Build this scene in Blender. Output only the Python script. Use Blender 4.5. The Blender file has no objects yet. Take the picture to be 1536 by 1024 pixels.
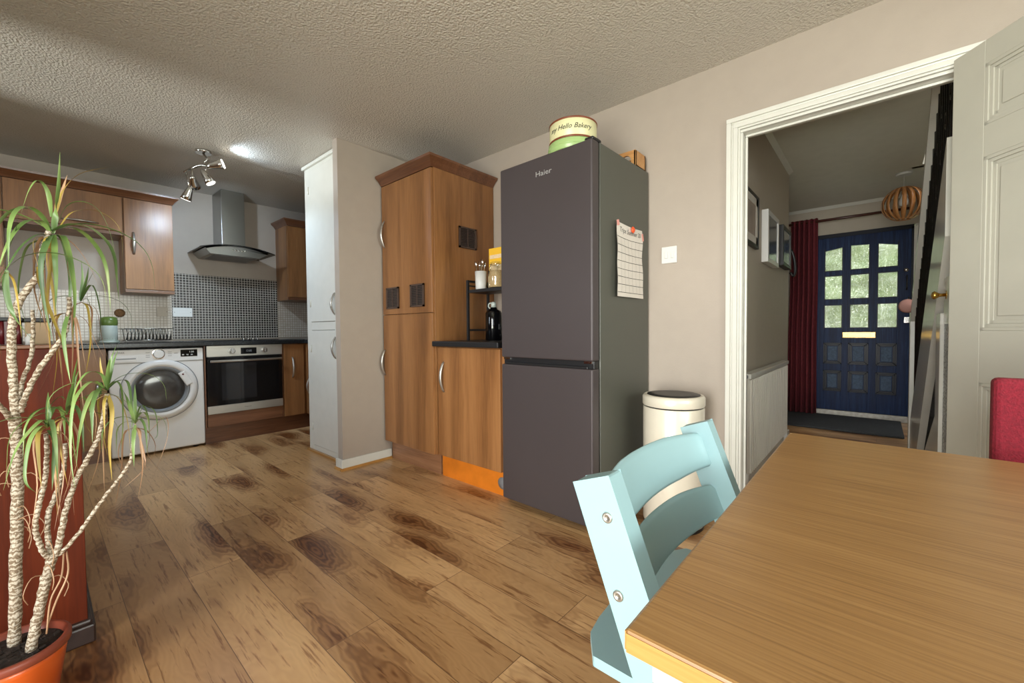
import bpy, bmesh, math, random
from mathutils import Vector, Matrix
random.seed(7)
SC = bpy.context.scene
COL = SC.collection
PI = math.pi

# ---------------------------------------------------------------- camera
F, YAW, PITCH, ROLL, EYE = 626.63, math.radians(41.2469), math.radians(-1.558), math.radians(-0.4663), 0.99
fw = Vector((math.cos(PITCH)*math.cos(YAW), math.cos(PITCH)*math.sin(YAW), math.sin(PITCH)))
rt = Vector((math.sin(YAW), -math.cos(YAW), 0)); up = rt.cross(fw)
R2 = rt*math.cos(ROLL)+up*math.sin(ROLL); U2 = -rt*math.sin(ROLL)+up*math.cos(ROLL)
cam_d = bpy.data.cameras.new('camera'); cam = bpy.data.objects.new('camera', cam_d); COL.objects.link(cam)
m = Matrix((R2, U2, -fw)).transposed().to_4x4(); m.translation = Vector((0, 0, EYE)); cam.matrix_world = m
cam_d.sensor_width = 36; cam_d.lens = F/1536*36; cam_d.clip_start = 0.02; cam_d.clip_end = 200
SC.camera = cam
def at(u, v, y):
    """room point at depth plane y for a direction measured on the photograph"""
    d = R2*((u-768)/F) - U2*((v-512)/F) + fw
    return Vector((0, 0, EYE)) + d*(y/d.y)

# ---------------------------------------------------------------- materials
def srgb(r, g, b):
    f = lambda c: (c/255/12.92) if c/255 <= .04045 else ((c/255+.055)/1.055)**2.4
    return (f(r), f(g), f(b), 1)
def new_mat(name):
    mt = bpy.data.materials.new(name); mt.use_nodes = True
    nt = mt.node_tree; b = nt.nodes['Principled BSDF']
    return mt, nt, b
def N(nt, t, **kw):
    n = nt.nodes.new(t)
    for k, v in kw.items():
        if k in n.inputs: n.inputs[k].default_value = v
        else: setattr(n, k, v)
    return n
def coords(nt, scale=(1, 1, 1), rot=(0, 0, 0)):
    tc = nt.nodes.new('ShaderNodeTexCoord'); mp = N(nt, 'ShaderNodeMapping')
    mp.inputs['Scale'].default_value = scale; mp.inputs['Rotation'].default_value = rot
    nt.links.new(tc.outputs['Object'], mp.inputs['Vector']); return mp.outputs['Vector']
def ramp(nt, fac, stops):
    r = nt.nodes.new('ShaderNodeValToRGB'); e = r.color_ramp.elements
    e[0].position, e[0].color = stops[0]; e[1].position, e[1].color = stops[-1]
    for p, c in stops[1:-1]:
        x = e.new(p); x.color = c
    nt.links.new(fac, r.inputs['Fac']); return r.outputs['Color']
def bump(nt, b, h, strength=.3, dist=.01):
    bp = N(nt, 'ShaderNodeBump'); bp.inputs['Strength'].default_value = strength; bp.inputs['Distance'].default_value = dist
    nt.links.new(h, bp.inputs['Height']); nt.links.new(bp.outputs['Normal'], b.inputs['Normal'])
def plain(name, c, rough=.5, metal=0, var=.06, nscale=12, bmp=0, bscale=60, coat=0, spec=.5):
    mt, nt, b = new_mat(name); c = srgb(*c)
    v = coords(nt); n = N(nt, 'ShaderNodeTexNoise', Scale=nscale, Detail=3.0)
    nt.links.new(v, n.inputs['Vector'])
    lo = tuple(x*(1-var) for x in c[:3])+(1,); hi = tuple(min(1, x*(1+var)) for x in c[:3])+(1,)
    nt.links.new(ramp(nt, n.outputs['Fac'], [(.3, lo), (.7, hi)]), b.inputs['Base Color'])
    b.inputs['Roughness'].default_value = rough; b.inputs['Metallic'].default_value = metal
    b.inputs['Coat Weight'].default_value = coat; b.inputs['Specular IOR Level'].default_value = spec
    if bmp:
        n2 = N(nt, 'ShaderNodeTexNoise', Scale=bscale, Detail=3.0); nt.links.new(v, n2.inputs['Vector'])
        bump(nt, b, n2.outputs['Fac'], bmp, .004)
    return mt
def wood(name, dark, mid, light, along='z', stripe=16, rough=.35, coat=.2, fine=90, bands=.5, spec=.5):
    """grain that runs along one axis, with broad bands and fine pores"""
    mt, nt, b = new_mat(name)
    lo = .55
    s = {'x': (lo, stripe, stripe), 'y': (stripe, lo, stripe), 'z': (stripe, stripe, lo)}[along]
    v = coords(nt, s); n = N(nt, 'ShaderNodeTexNoise', Scale=1.0, Detail=5.0, Distortion=.6); nt.links.new(v, n.inputs['Vector'])
    s2 = {'x': (3, fine, fine), 'y': (fine, 3, fine), 'z': (fine, fine, 3)}[along]
    v2 = coords(nt, s2); n2 = N(nt, 'ShaderNodeTexNoise', Scale=2.0, Detail=3.0); nt.links.new(v2, n2.inputs['Vector'])
    mx = N(nt, 'ShaderNodeMath', operation='MULTIPLY_ADD'); nt.links.new(n2.outputs['Fac'], mx.inputs[0]); mx.inputs[1].default_value = 1-bands
    sc = N(nt, 'ShaderNodeMath', operation='MULTIPLY'); nt.links.new(n.outputs['Fac'], sc.inputs[0]); sc.inputs[1].default_value = bands
    nt.links.new(sc.outputs[0], mx.inputs[2])
    nt.links.new(ramp(nt, mx.outputs[0], [(.33, srgb(*dark)), (.5, srgb(*mid)), (.67, srgb(*light))]), b.inputs['Base Color'])
    b.inputs['Roughness'].default_value = rough; b.inputs['Coat Weight'].default_value = coat; b.inputs['Coat Roughness'].default_value = .25; b.inputs['Specular IOR Level'].default_value = spec
    bump(nt, b, n2.outputs['Fac'], .08, .002)
    return mt
def glass_mat(name, tint=(1, 1, 1), tr=.85, rough=.05, bmp=0, bscale=30):
    mt, nt, b = new_mat(name); nt.nodes.remove(b); out = nt.nodes['Material Output']
    t = N(nt, 'ShaderNodeBsdfTransparent'); t.inputs['Color'].default_value = (*tint, 1)
    g = N(nt, 'ShaderNodeBsdfGlossy'); g.inputs['Roughness'].default_value = rough
    mx = N(nt, 'ShaderNodeMixShader'); mx.inputs['Fac'].default_value = 1-tr
    nt.links.new(t.outputs[0], mx.inputs[1]); nt.links.new(g.outputs[0], mx.inputs[2]); nt.links.new(mx.outputs[0], out.inputs['Surface'])
    return mt
def emit(name, c, s):
    mt, nt, b = new_mat(name); b.inputs['Base Color'].default_value = srgb(*c)
    b.inputs['Emission Color'].default_value = srgb(*c); b.inputs['Emission Strength'].default_value = s; return mt

def floor_mat():
    mt, nt, b = new_mat('oak_laminate')
    tc = nt.nodes.new('ShaderNodeTexCoord'); sp = N(nt, 'ShaderNodeSeparateXYZ'); nt.links.new(tc.outputs['Object'], sp.inputs[0])
    cb = N(nt, 'ShaderNodeCombineXYZ'); nt.links.new(sp.outputs['Y'], cb.inputs['X']); nt.links.new(sp.outputs['X'], cb.inputs['Y'])
    br = N(nt, 'ShaderNodeTexBrick', offset=.37, offset_frequency=2)
    br.inputs['Color1'].default_value = (0, 0, 0, 1); br.inputs['Color2'].default_value = (1, 1, 1, 1); br.inputs['Mortar'].default_value = (.5, .5, .5, 1)
    br.inputs['Scale'].default_value = 1; br.inputs['Mortar Size'].default_value = .0012; br.inputs['Mortar Smooth'].default_value = .1
    br.inputs['Brick Width'].default_value = 1.28; br.inputs['Row Height'].default_value = .19
    nt.links.new(cb.outputs[0], br.inputs['Vector'])
    def shifted(sx, sy, k):
        mp = N(nt, 'ShaderNodeMapping'); mp.inputs['Scale'].default_value = (sx, sy, 1); nt.links.new(cb.outputs[0], mp.inputs['Vector'])
        ml = N(nt, 'ShaderNodeVectorMath', operation='SCALE'); ml.inputs['Scale'].default_value = k; nt.links.new(br.outputs['Color'], ml.inputs[0])
        ad = N(nt, 'ShaderNodeVectorMath', operation='ADD'); nt.links.new(mp.outputs[0], ad.inputs[0]); nt.links.new(ml.outputs[0], ad.inputs[1]); return ad.outputs[0]
    big = N(nt, 'ShaderNodeTexNoise', Scale=1.0, Detail=3.0, Roughness=.5, Distortion=.3); nt.links.new(shifted(1.4, 9, 23), big.inputs['Vector'])
    base = ramp(nt, big.outputs['Fac'], [(.25, srgb(184, 144, 98)), (.45, srgb(210, 168, 118)), (.75, srgb(222, 182, 132))])
    # knots: stretched cells whose distance field is bent by noise gives rings and a dark heart
    kc = shifted(1.35, 4.2, 31)
    dn_ = N(nt, 'ShaderNodeTexNoise', Scale=2.2, Detail=3.0, Roughness=.6); nt.links.new(kc, dn_.inputs['Vector'])
    vo = N(nt, 'ShaderNodeTexVoronoi', Scale=1.0); nt.links.new(kc, vo.inputs['Vector'])
    dd_ = N(nt, 'ShaderNodeMath', operation='MULTIPLY_ADD'); nt.links.new(dn_.outputs['Fac'], dd_.inputs[0]); dd_.inputs[1].default_value = .55; nt.links.new(vo.outputs['Distance'], dd_.inputs[2])
    k = N(nt, 'ShaderNodeMath', operation='MULTIPLY'); nt.links.new(dd_.outputs[0], k.inputs[0]); k.inputs[1].default_value = 95
    sn = N(nt, 'ShaderNodeMath', operation='SINE'); nt.links.new(k.outputs[0], sn.inputs[0])
    sa = N(nt, 'ShaderNodeMath', operation='MULTIPLY_ADD'); nt.links.new(sn.outputs[0], sa.inputs[0]); sa.inputs[1].default_value = .5; sa.inputs[2].default_value = .5
    patch = ramp(nt, dd_.outputs[0], [(.40, (1, 1, 1, 1)), (.72, (0, 0, 0, 1))])
    fine = N(nt, 'ShaderNodeTexNoise', Scale=1.0, Detail=4.0, Roughness=.65); nt.links.new(shifted(5, 75, 11), fine.inputs['Vector'])
    m0 = N(nt, 'ShaderNodeMixRGB', blend_type='MULTIPLY'); nt.links.new(patch, m0.inputs['Fac']); nt.links.new(base, m0.inputs['Color1']); m0.inputs['Color2'].default_value = srgb(176, 146, 122)
    gl = N(nt, 'ShaderNodeMath', operation='MULTIPLY_ADD'); nt.links.new(patch, gl.inputs[0]); gl.inputs[1].default_value = .8; gl.inputs[2].default_value = .10
    g2 = N(nt, 'ShaderNodeMath', operation='MULTIPLY'); nt.links.new(sa.outputs[0], g2.inputs[0]); nt.links.new(gl.outputs[0], g2.inputs[1])
    m1 = N(nt, 'ShaderNodeMixRGB', blend_type='MULTIPLY'); nt.links.new(g2.outputs[0], m1.inputs['Fac']); nt.links.new(m0.outputs[0], m1.inputs['Color1']); m1.inputs['Color2'].default_value = srgb(150, 118, 96)
    m2 = N(nt, 'ShaderNodeMixRGB', blend_type='MULTIPLY'); m2.inputs['Fac'].default_value = .8
    nt.links.new(m1.outputs[0], m2.inputs['Color1']); nt.links.new(ramp(nt, fine.outputs['Fac'], [(.34, srgb(172, 146, 126)), (.44, (1, 1, 1, 1))]), m2.inputs['Color2'])
    # per plank tone
    m3 = N(nt, 'ShaderNodeMixRGB', blend_type='MULTIPLY'); m3.inputs['Fac'].default_value = 1
    nt.links.new(m2.outputs[0], m3.inputs['Color1']); nt.links.new(ramp(nt, br.outputs['Color'], [(0, srgb(212, 204, 196)), (1, (1, 1, 1, 1))]), m3.inputs['Color2'])
    m5 = N(nt, 'ShaderNodeMixRGB', blend_type='MIX'); nt.links.new(br.outputs['Fac'], m5.inputs['Fac']); nt.links.new(m3.outputs[0], m5.inputs['Color1']); m5.inputs['Color2'].default_value = srgb(112, 82, 56)
    nt.links.new(m5.outputs[0], b.inputs['Base Color'])
    b.inputs['Roughness'].default_value = .3; b.inputs['Specular IOR Level'].default_value = .5
    bump(nt, b, fine.outputs['Fac'], .12, .002)
    return mt
def tile_mat(name, a, b2, grout, size=.0245, rough=.25, axis='xz'):
    mt, nt, b = new_mat(name)
    tc = nt.nodes.new('ShaderNodeTexCoord'); sp = N(nt, 'ShaderNodeSeparateXYZ'); nt.links.new(tc.outputs['Object'], sp.inputs[0])
    cb = N(nt, 'ShaderNodeCombineXYZ'); nt.links.new(sp.outputs['X'], cb.inputs['X']); nt.links.new(sp.outputs['Z'], cb.inputs['Y'])
    br = N(nt, 'ShaderNodeTexBrick', offset=0.0)
    br.inputs['Color1'].default_value = srgb(*a); br.inputs['Color2'].default_value = srgb(*b2); br.inputs['Mortar'].default_value = srgb(*grout)
    br.inputs['Scale'].default_value = 1; br.inputs['Mortar Size'].default_value = .0022; br.inputs['Mortar Smooth'].default_value = .05
    br.inputs['Brick Width'].default_value = size; br.inputs['Row Height'].default_value = size
    nt.links.new(cb.outputs[0], br.inputs['Vector']); nt.links.new(br.outputs['Color'], b.inputs['Base Color'])
    b.inputs['Roughness'].default_value = rough
    iv = N(nt, 'ShaderNodeMath', operation='SUBTRACT'); iv.inputs[0].default_value = 1; nt.links.new(br.outputs['Fac'], iv.inputs[1]); bump(nt, b, iv.outputs[0], .5, .002)
    return mt
def ceiling_mat():
    mt, nt, b = new_mat('stippled_artex')
    v = coords(nt); n = N(nt, 'ShaderNodeTexNoise', Scale=105.0, Detail=2.0, Roughness=.5, Distortion=.2); nt.links.new(v, n.inputs['Vector'])
    n2 = N(nt, 'ShaderNodeTexVoronoi', Scale=80.0); nt.links.new(v, n2.inputs['Vector'])
    ad = N(nt, 'ShaderNodeMath', operation='SUBTRACT'); nt.links.new(n.outputs['Fac'], ad.inputs[0])
    ml = N(nt, 'ShaderNodeMath', operation='MULTIPLY'); nt.links.new(n2.outputs['Distance'], ml.inputs[0]); ml.inputs[1].default_value = .35; nt.links.new(ml.outputs[0], ad.inputs[1])
    b.inputs['Base Color'].default_value = srgb(200, 193, 182); b.inputs['Roughness'].default_value = .36
    bump(nt, b, ad.outputs[0], 1.0, .0065)
    return mt
def lattice_mat():
    mt, nt, b = new_mat('white_lattice_pattern')
    v = coords(nt, (55, 55, 55)); vo = N(nt, 'ShaderNodeTexVoronoi', Scale=1.0, feature='DISTANCE_TO_EDGE'); nt.links.new(v, vo.inputs['Vector'])
    nt.links.new(ramp(nt, vo.outputs['Distance'], [(.06, srgb(110, 116, 122)), (.16, srgb(205, 210, 212))]), b.inputs['Base Color']); b.inputs['Roughness'].default_value = .4
    return mt
def granite_mat():
    mt, nt, b = new_mat('black_speckled_laminate')
    v = coords(nt); vo = N(nt, 'ShaderNodeTexVoronoi', Scale=160.0); nt.links.new(v, vo.inputs['Vector'])
    nt.links.new(ramp(nt, vo.outputs['Distance'], [(.1, srgb(92, 96, 98)), (.3, srgb(22, 23, 25))]), b.inputs['Base Color']); b.inputs['Roughness'].default_value = .22
    return mt
def foliage_wall_mat():
    mt, nt, b = new_mat('garden_leaves')
    v = coords(nt, (4, 6, 4)); n = N(nt, 'ShaderNodeTexNoise', Scale=2.0, Detail=6.0, Roughness=.75, Distortion=1.2); nt.links.new(v, n.inputs['Vector'])
    nt.links.new(ramp(nt, n.outputs['Fac'], [(.36, srgb(30, 46, 26)), (.45, srgb(96, 122, 60)), (.52, srgb(190, 206, 130)), (.60, srgb(252, 252, 248))]), b.inputs['Base Color'])  # near-white stop paints bright highlights into the leaf colour
    b.inputs['Roughness'].default_value = .7
    return mt
def bark_mat():
    mt, nt, b = new_mat('ringed_cane_bark')
    v = coords(nt, (1, 1, 1)); w = N(nt, 'ShaderNodeTexWave', wave_type='BANDS', bands_direction='Z', Scale=26.0, Distortion=7.0, Detail=3.0); w.inputs['Detail Scale'].default_value = 4.5
    nt.links.new(v, w.inputs['Vector'])
    nt.links.new(ramp(nt, w.outputs['Fac'], [(.05, srgb(120, 100, 78)), (.35, srgb(162, 146, 124)), (.95, srgb(200, 188, 170))]), b.inputs['Base Color'])
    b.inputs['Roughness'].default_value = .75; bump(nt, b, w.outputs['Fac'], .5, .004); return mt
def leaf_mat(name, a, b2, edge):
    mt, nt, b = new_mat(name)
    v = coords(nt); n = N(nt, 'ShaderNodeTexNoise', Scale=9.0, Detail=2.0); nt.links.new(v, n.inputs['Vector'])
    nt.links.new(ramp(nt, n.outputs['Fac'], [(.35, srgb(*a)), (.55, srgb(*b2)), (.75, srgb(*edge))]), b.inputs['Base Color'])
    b.inputs['Roughness'].default_value = .4; return mt
def speckle_mat():
    mt, nt, b = new_mat('scuffed_white_paint')
    v = coords(nt); n = N(nt, 'ShaderNodeTexNoise', Scale=70.0, Detail=3.0); nt.links.new(v, n.inputs['Vector'])
    nt.links.new(ramp(nt, n.outputs['Fac'], [(.33, srgb(90, 98, 98)), (.38, srgb(182, 188, 188))]), b.inputs['Base Color']); b.inputs['Roughness'].default_value = .5
    return mt

M = dict(
 wall=plain('pale_taupe_wall_paint', (170, 158, 145), .5, var=.02, bmp=.12, bscale=160),
 hallwall=plain('hall_wall_paint', (178, 168, 152), .6, var=.02, bmp=.1, bscale=160),
 ceil=ceiling_mat(), hallceil=plain('hall_ceiling_paint', (214, 212, 200), .6, var=.03, bmp=.3, bscale=110),
 floor=floor_mat(),
 gloss=plain('white_gloss_paint', (216, 215, 206), .22, var=.02, bmp=.05, bscale=30),
 gdoor=plain('white_door_paint', (190, 188, 175), .3, var=.02, bmp=.04, bscale=30),
 cabinet=wood('walnut_laminate', (112, 74, 42), (140, 95, 56), (158, 111, 68), 'z', 9, .34, .06, 50, .72, .42),
 cabdark=wood('walnut_laminate_trim', (82, 48, 30), (104, 65, 40), (124, 80, 52), 'y', 14, .35, .2, 60, .6),
 cabx=wood('walnut_laminate_horizontal', (82, 48, 30), (104, 65, 40), (124, 80, 52), 'x', 14, .35, .2, 60, .6),
 orange=plain('orange_varnished_board', (206, 116, 30), .35, var=.14, nscale=8),
 plinth=wood('plinth_laminate', (116, 78, 52), (142, 100, 70), (158, 116, 84), 'y', 12, .4, .1),
 table=wood('oak_veneer', (126, 88, 46), (150, 110, 62), (166, 126, 76), 'y', 26, .4, .2, 170, .35),
 tableedge=wood('oak_edge', (160, 112, 56), (178, 128, 66), (190, 142, 80), 'y', 20, .35, .3, 120, .4),
 tleg=speckle_mat(),
 chair=plain('pale_aqua_lacquer', (146, 178, 182), .42, var=.03, nscale=5, bmp=.04, bscale=50),
 steel=plain('brushed_steel', (190, 186, 178), .34, .85, var=.05, nscale=4),
 darksteel=plain('hood_steel', (150, 150, 146), .28, 1.0, var=.05, nscale=3),
 chrome=plain('chrome', (216, 214, 210), .14, 1.0, var=.02),
 brass=plain('polished_brass', (208, 166, 84), .25, 1.0, var=.05),
 fridge=plain('dark_inox', (72, 65, 66), .42, .25, var=.03, nscale=3),
 fridgeside=plain('fridge_side_grey', (80, 81, 73), .4, .1, var=.02, nscale=3),
 black=plain('black_plastic', (24, 24, 26), .4, var=.05), blackgl=plain('black_gloss', (10, 10, 12), .08, var=.02),
 blackmetal=plain('black_powder_coat', (26, 26, 28), .45, var=.05),
 iron=plain('black_gloss_iron', (12, 12, 13), .2, var=.05, bmp=.3, bscale=40),
 white=plain('white_enamel', (216, 212, 208), .3, var=.01), wplastic=plain('white_plastic', (214, 214, 210), .35, var=.01),
 grey=plain('grey_plastic', (120, 122, 124), .4), darkglass=plain('dark_door_glass', (30, 30, 32), .06, var=.2, nscale=6, coat=.5),
 drumglass=plain('tinted_porthole_glass', (74, 71, 68), .16, .2, var=.35, nscale=9, coat=.2),
 bin=plain('cream_enamel', (226, 218, 200), .3, .1, var=.02, coat=.3),
 red=plain('crimson_wool', (128, 24, 40), .9, var=.2, nscale=160, bmp=.6, bscale=300),
 curtain=plain('burgundy_cloth', (104, 34, 42), .85, var=.15, nscale=60, bmp=.3, bscale=200),
 navy=wood('navy_gloss_paint', (12, 24, 50), (18, 36, 72), (38, 62, 100), 'z', 30, .4, 0, 120, .5, .12),
 navyd=plain('navy_moulding', (6, 12, 28), .35, var=.1, spec=.2), navypale=plain('pale_navy_paint', (66, 84, 106), .5, var=.3, nscale=60, spec=.2),
 obscure=None, granite=granite_mat(), hob=plain('hob_glass', (12, 12, 14), .05, var=.02),
 tileblack=tile_mat('black_mosaic', (34, 31, 29), (66, 58, 54), (190, 184, 176)),
 tilewhite=tile_mat('cream_mosaic', (188, 176, 160), (200, 190, 176), (150, 136, 122)),
 mahog=wood('red_brown_varnished_board', (74, 28, 14), (96, 38, 18), (120, 50, 22), 'z', 6, .5, 0, 60, .7, .22),
 darkbase=plain('dark_brown_skirting', (52, 38, 34), .35, var=.3, nscale=20),
 terracotta=plain('orange_glaze', (214, 92, 30), .3, var=.06, coat=.4), rimmat=plain('rim_glaze', (136, 66, 48), .4, var=.06),
 soil=plain('dark_soil', (44, 34, 28), .95, var=.5, nscale=80, bmp=1.0, bscale=120),
 bark=bark_mat(), leaf=leaf_mat('green_leaf', (88, 116, 58), (122, 148, 80), (166, 180, 118)),
 leafd=leaf_mat('deep_green_leaf', (66, 92, 50), (94, 120, 66), (130, 150, 100)),
 leafy=leaf_mat('yellow_leaf', (160, 138, 62), (184, 158, 78), (172, 136, 66)), leafb=leaf_mat('dry_leaf', (150, 112, 84), (180, 144, 112), (198, 160, 124)),
 tin=plain('cream_tin', (216, 212, 166), .35, var=.03), tingreen=plain('green_tin', (158, 186, 120), .3, var=.05), tinrim=plain('brown_rim', (120, 60, 34), .4),
 bamboo=wood('bamboo', (168, 116, 64), (190, 138, 82), (204, 156, 100), 'y', 20, .45, .1), ink=plain('black_ink', (40, 36, 30), .7), inkgrey=plain('grey_print', (120, 116, 112), .7), silver=plain('silver_badge', (200, 200, 200), .3, .6),
 paper=plain('paper', (214, 206, 196), .8, var=.02), pink=plain('pink_tape', (216, 150, 140), .6), redmag=plain('orange_red_plastic', (232, 84, 40), .35),
 yellow=plain('yellow_card', (238, 186, 46), .5, var=.04), cream=plain('cream_card', (226, 200, 160), .5, var=.1, nscale=60), oats=plain('oats', (206, 176, 128), .9, var=.3, nscale=150, bmp=.8, bscale=200),
 green=plain('moss_green_plastic', (96, 118, 54), .3), greylight=plain('pale_grey_green_plastic', (186, 196, 188), .4), bristle=plain('tan_bristle', (130, 98, 66), .8, var=.3, nscale=60),
 maroon=plain('maroon_ribbed', (94, 26, 30), .3, var=.1), cloth_beige=plain('beige_card', (176, 150, 118), .7), radiator=plain('radiator_enamel', (206, 202, 190), .35, var=.01),
 mat=plain('charcoal_coir', (58, 60, 62), .95, var=.4, nscale=140, bmp=.8, bscale=200), rodwood=plain('dark_wood_pole', (72, 38, 30), .35),
 pendant=wood('bent_ply', (150, 96, 50), (178, 122, 70), (196, 144, 92), 'z', 10, .4, .1), bulb=plain('unlit_bulb', (216, 216, 210), .2), lampon=emit('lit_lamp_face', (255, 250, 238), 14.0), lamplow=emit('lit_lamp_rim', (250, 246, 238), 2.2),
 picture=plain('faded_print', (150, 136, 124), .5, var=.25, nscale=7), picglass=plain('framed_glass', (96, 104, 108), .12, var=.35, nscale=8), mount=plain('white_mount', (196, 190, 180), .6),
 pinkfab=plain('dusty_pink_felt', (196, 148, 138), .9, var=.05), lattice=lattice_mat(), clear=glass_mat('clear_glass', (1, 1, 1), .8), jar=glass_mat('jar_glass', (.97, .98, .96), .82),
 hedge=foliage_wall_mat(), paving=plain('paving', (150, 148, 140), .9, var=.1), soilgreen=plain('lawn', (96, 120, 60), .9, var=.2), threshold=plain('worn_aluminium', (150, 146, 138), .4, .6, var=.2, nscale=30), carpet=plain('grey_stair_carpet', (130, 126, 120), .95, var=.1, nscale=80),
)
def obscure_mat():
    mt, nt, b = new_mat('patterned_glass'); nt.nodes.remove(b); out = nt.nodes['Material Output']
    v = coords(nt, (1, 1, .6)); n = N(nt, 'ShaderNodeTexNoise', Scale=34.0, Detail=1.5, Distortion=1.6); nt.links.new(v, n.inputs['Vector'])
    bp = N(nt, 'ShaderNodeBump'); bp.inputs['Strength'].default_value = .8; bp.inputs['Distance'].default_value = .012; nt.links.new(n.outputs['Fac'], bp.inputs['Height'])
    rf = N(nt, 'ShaderNodeBsdfRefraction', Roughness=.03, IOR=1.2); nt.links.new(bp.outputs['Normal'], rf.inputs['Normal'])
    t = N(nt, 'ShaderNodeBsdfTransparent'); gl = N(nt, 'ShaderNodeBsdfGlossy', Roughness=.15); nt.links.new(bp.outputs['Normal'], gl.inputs['Normal'])
    a = N(nt, 'ShaderNodeMixShader'); a.inputs['Fac'].default_value = .35; nt.links.new(rf.outputs[0], a.inputs[1]); nt.links.new(t.outputs[0], a.inputs[2])
    c = N(nt, 'ShaderNodeMixShader'); c.inputs['Fac'].default_value = .08; nt.links.new(a.outputs[0], c.inputs[1]); nt.links.new(gl.outputs[0], c.inputs[2])
    nt.links.new(c.outputs[0], out.inputs['Surface']); return mt
M['obscure'] = obscure_mat()

# ---------------------------------------------------------------- mesh helpers
class B:
    def __init__(s): s.v = []; s.f = []; s.m = []; s.sm = []
    def add(s, vs, fs, mi=0, smooth=False):
        k = len(s.v); s.v += [Vector(p) for p in vs]
        for f in fs: s.f.append([i+k for i in f]); s.m.append(mi); s.sm.append(smooth)
        return s
    def box(s, x0, x1, y0, y1, z0, z1, mi=0):
        vs = [(x, y, z) for x in (x0, x1) for y in (y0, y1) for z in (z0, z1)]
        return s.add(vs, [(0, 1, 3, 2), (4, 6, 7, 5), (0, 4, 5, 1), (2, 3, 7, 6), (0, 2, 6, 4), (1, 5, 7, 3)], mi)
    def obox(s, c, ax, ay, az, hx, hy, hz, mi=0):
        c = Vector(c); ax, ay, az = [Vector(a).normalized() for a in (ax, ay, az)]
        vs = [c+ax*hx*i+ay*hy*j+az*hz*k for i in (-1, 1) for j in (-1, 1) for k in (-1, 1)]
        return s.add(vs, [(0, 1, 3, 2), (4, 6, 7, 5), (0, 4, 5, 1), (2, 3, 7, 6), (0, 2, 6, 4), (1, 5, 7, 3)], mi)
    def prism(s, poly, axis, a, b, mi=0, smooth=False):
        """poly: 2-D points in the plane normal to axis"""
        def P(p, t): return {'x': (t, p[0], p[1]), 'y': (p[0], t, p[1]), 'z': (p[0], p[1], t)}[axis]
        n = len(poly); vs = [P(p, a) for p in poly]+[P(p, b) for p in poly]
        s.add(vs, [list(range(n))[::-1], list(range(n, 2*n))], mi)
        return s.add(vs, [(i, (i+1) % n, (i+1) % n+n, i+n) for i in range(n)], mi, smooth)
    def tube(s, pts, r, n=10, mi=0, caps=True, flat=1.0):
        pts = [Vector(p) for p in pts]; k = len(pts); rs = r if isinstance(r, (list, tuple)) else [r]*k
        vs = []; prev = None
        for i, p in enumerate(pts):
            t = (pts[min(i+1, k-1)]-pts[max(i-1, 0)]).normalized()
            if prev is None:
                a = Vector((0, 0, 1)) if abs(t.z) < .9 else Vector((1, 0, 0)); u = t.cross(a).normalized()
            else:
                u = (prev-t*prev.dot(t)).normalized()
            prev = u; w = t.cross(u)
            for j in range(n):
                a = 2*PI*j/n; vs.append(p+(u*math.cos(a)+w*math.sin(a)*flat)*rs[i])
        fs = [(i*n+j, i*n+(j+1) % n, (i+1)*n+(j+1) % n, (i+1)*n+j) for i in range(k-1) for j in range(n)]
        s.add(vs, fs, mi, True)
        if caps: s.add(vs[:n], [list(range(n))[::-1]], mi); s.add(vs[-n:], [list(range(n))], mi)
        return s
    def lathe(s, prof, c, n=32, mi=0, axis='z', caps=True):
        """prof: list of (radius, height)"""
        c = Vector(c); vs = []
        for r, h in prof:
            for j in range(n):
                a = 2*PI*j/n; p = (r*math.cos(a), r*math.sin(a), h)
                if axis == 'y': p = (p[0], p[2], p[1])
                if axis == 'x': p = (p[2], p[0], p[1])
                vs.append(c+Vector(p))
        k = len(prof); s.add(vs, [(i*n+j, i*n+(j+1) % n, (i+1)*n+(j+1) % n, (i+1)*n+j) for i in range(k-1) for j in range(n)], mi, True)
        if caps:
            s.add(vs[:n], [list(range(n))[::-1]], mi); s.add(vs[-n:], [list(range(n))], mi)
        return s
    def build(s, name, mats, parent=None, bevel=0, seg=2, kind=None, label=None, cat=None, group=None, base=None):
        if not isinstance(mats, (list, tuple)): mats = [mats]
        me = bpy.data.meshes.new(name); o = bpy.data.objects.new(name, me); COL.objects.link(o)
        if parent is not None:
            org = ORG[parent.name]; o.parent = parent
        else:
            if base is None:
                xs = [p.x for p in s.v]; ys = [p.y for p in s.v]; zs = [p.z for p in s.v]
                base = ((min(xs)+max(xs))/2, (min(ys)+max(ys))/2, min(zs))
                if kind == 'structure': base = (0, 0, 0)
            org = Vector(base); o.location = org
        ORG[o.name] = org
        me.from_pydata([tuple(p-org) for p in s.v], [], s.f)
        for mt in mats: me.materials.append(mt)
        for i, p in enumerate(me.polygons): p.material_index = s.m[i]; p.use_smooth = s.sm[i]
        me.update()
        bm = bmesh.new(); bm.from_mesh(me)
        
        if any(s.sm): bmesh.ops.remove_doubles(bm, verts=bm.verts, dist=1e-6)
        bmesh.ops.recalc_face_normals(bm, faces=bm.faces); bm.to_mesh(me); bm.free()
        if bevel:
            md = o.modifiers.new('bevel', 'BEVEL'); md.width = bevel; md.segments = seg; md.limit_method = 'ANGLE'; md.angle_limit = math.radians(40); md.harden_normals = False
        tag(o, label, cat, group, kind); return o
ORG = {}
def tag(o, label=None, cat=None, group=None, kind=None):
    if label: o['label'] = label
    if cat: o['category'] = cat
    if group: o['group'] = group
    if kind: o['kind'] = kind
def thing(name, loc, label, cat, group=None, kind=None):
    o = bpy.data.objects.new(name, None); COL.objects.link(o); o.location = loc; o.empty_display_size = .05
    ORG[o.name] = Vector(loc); tag(o, label, cat, group, kind); return o
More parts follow.
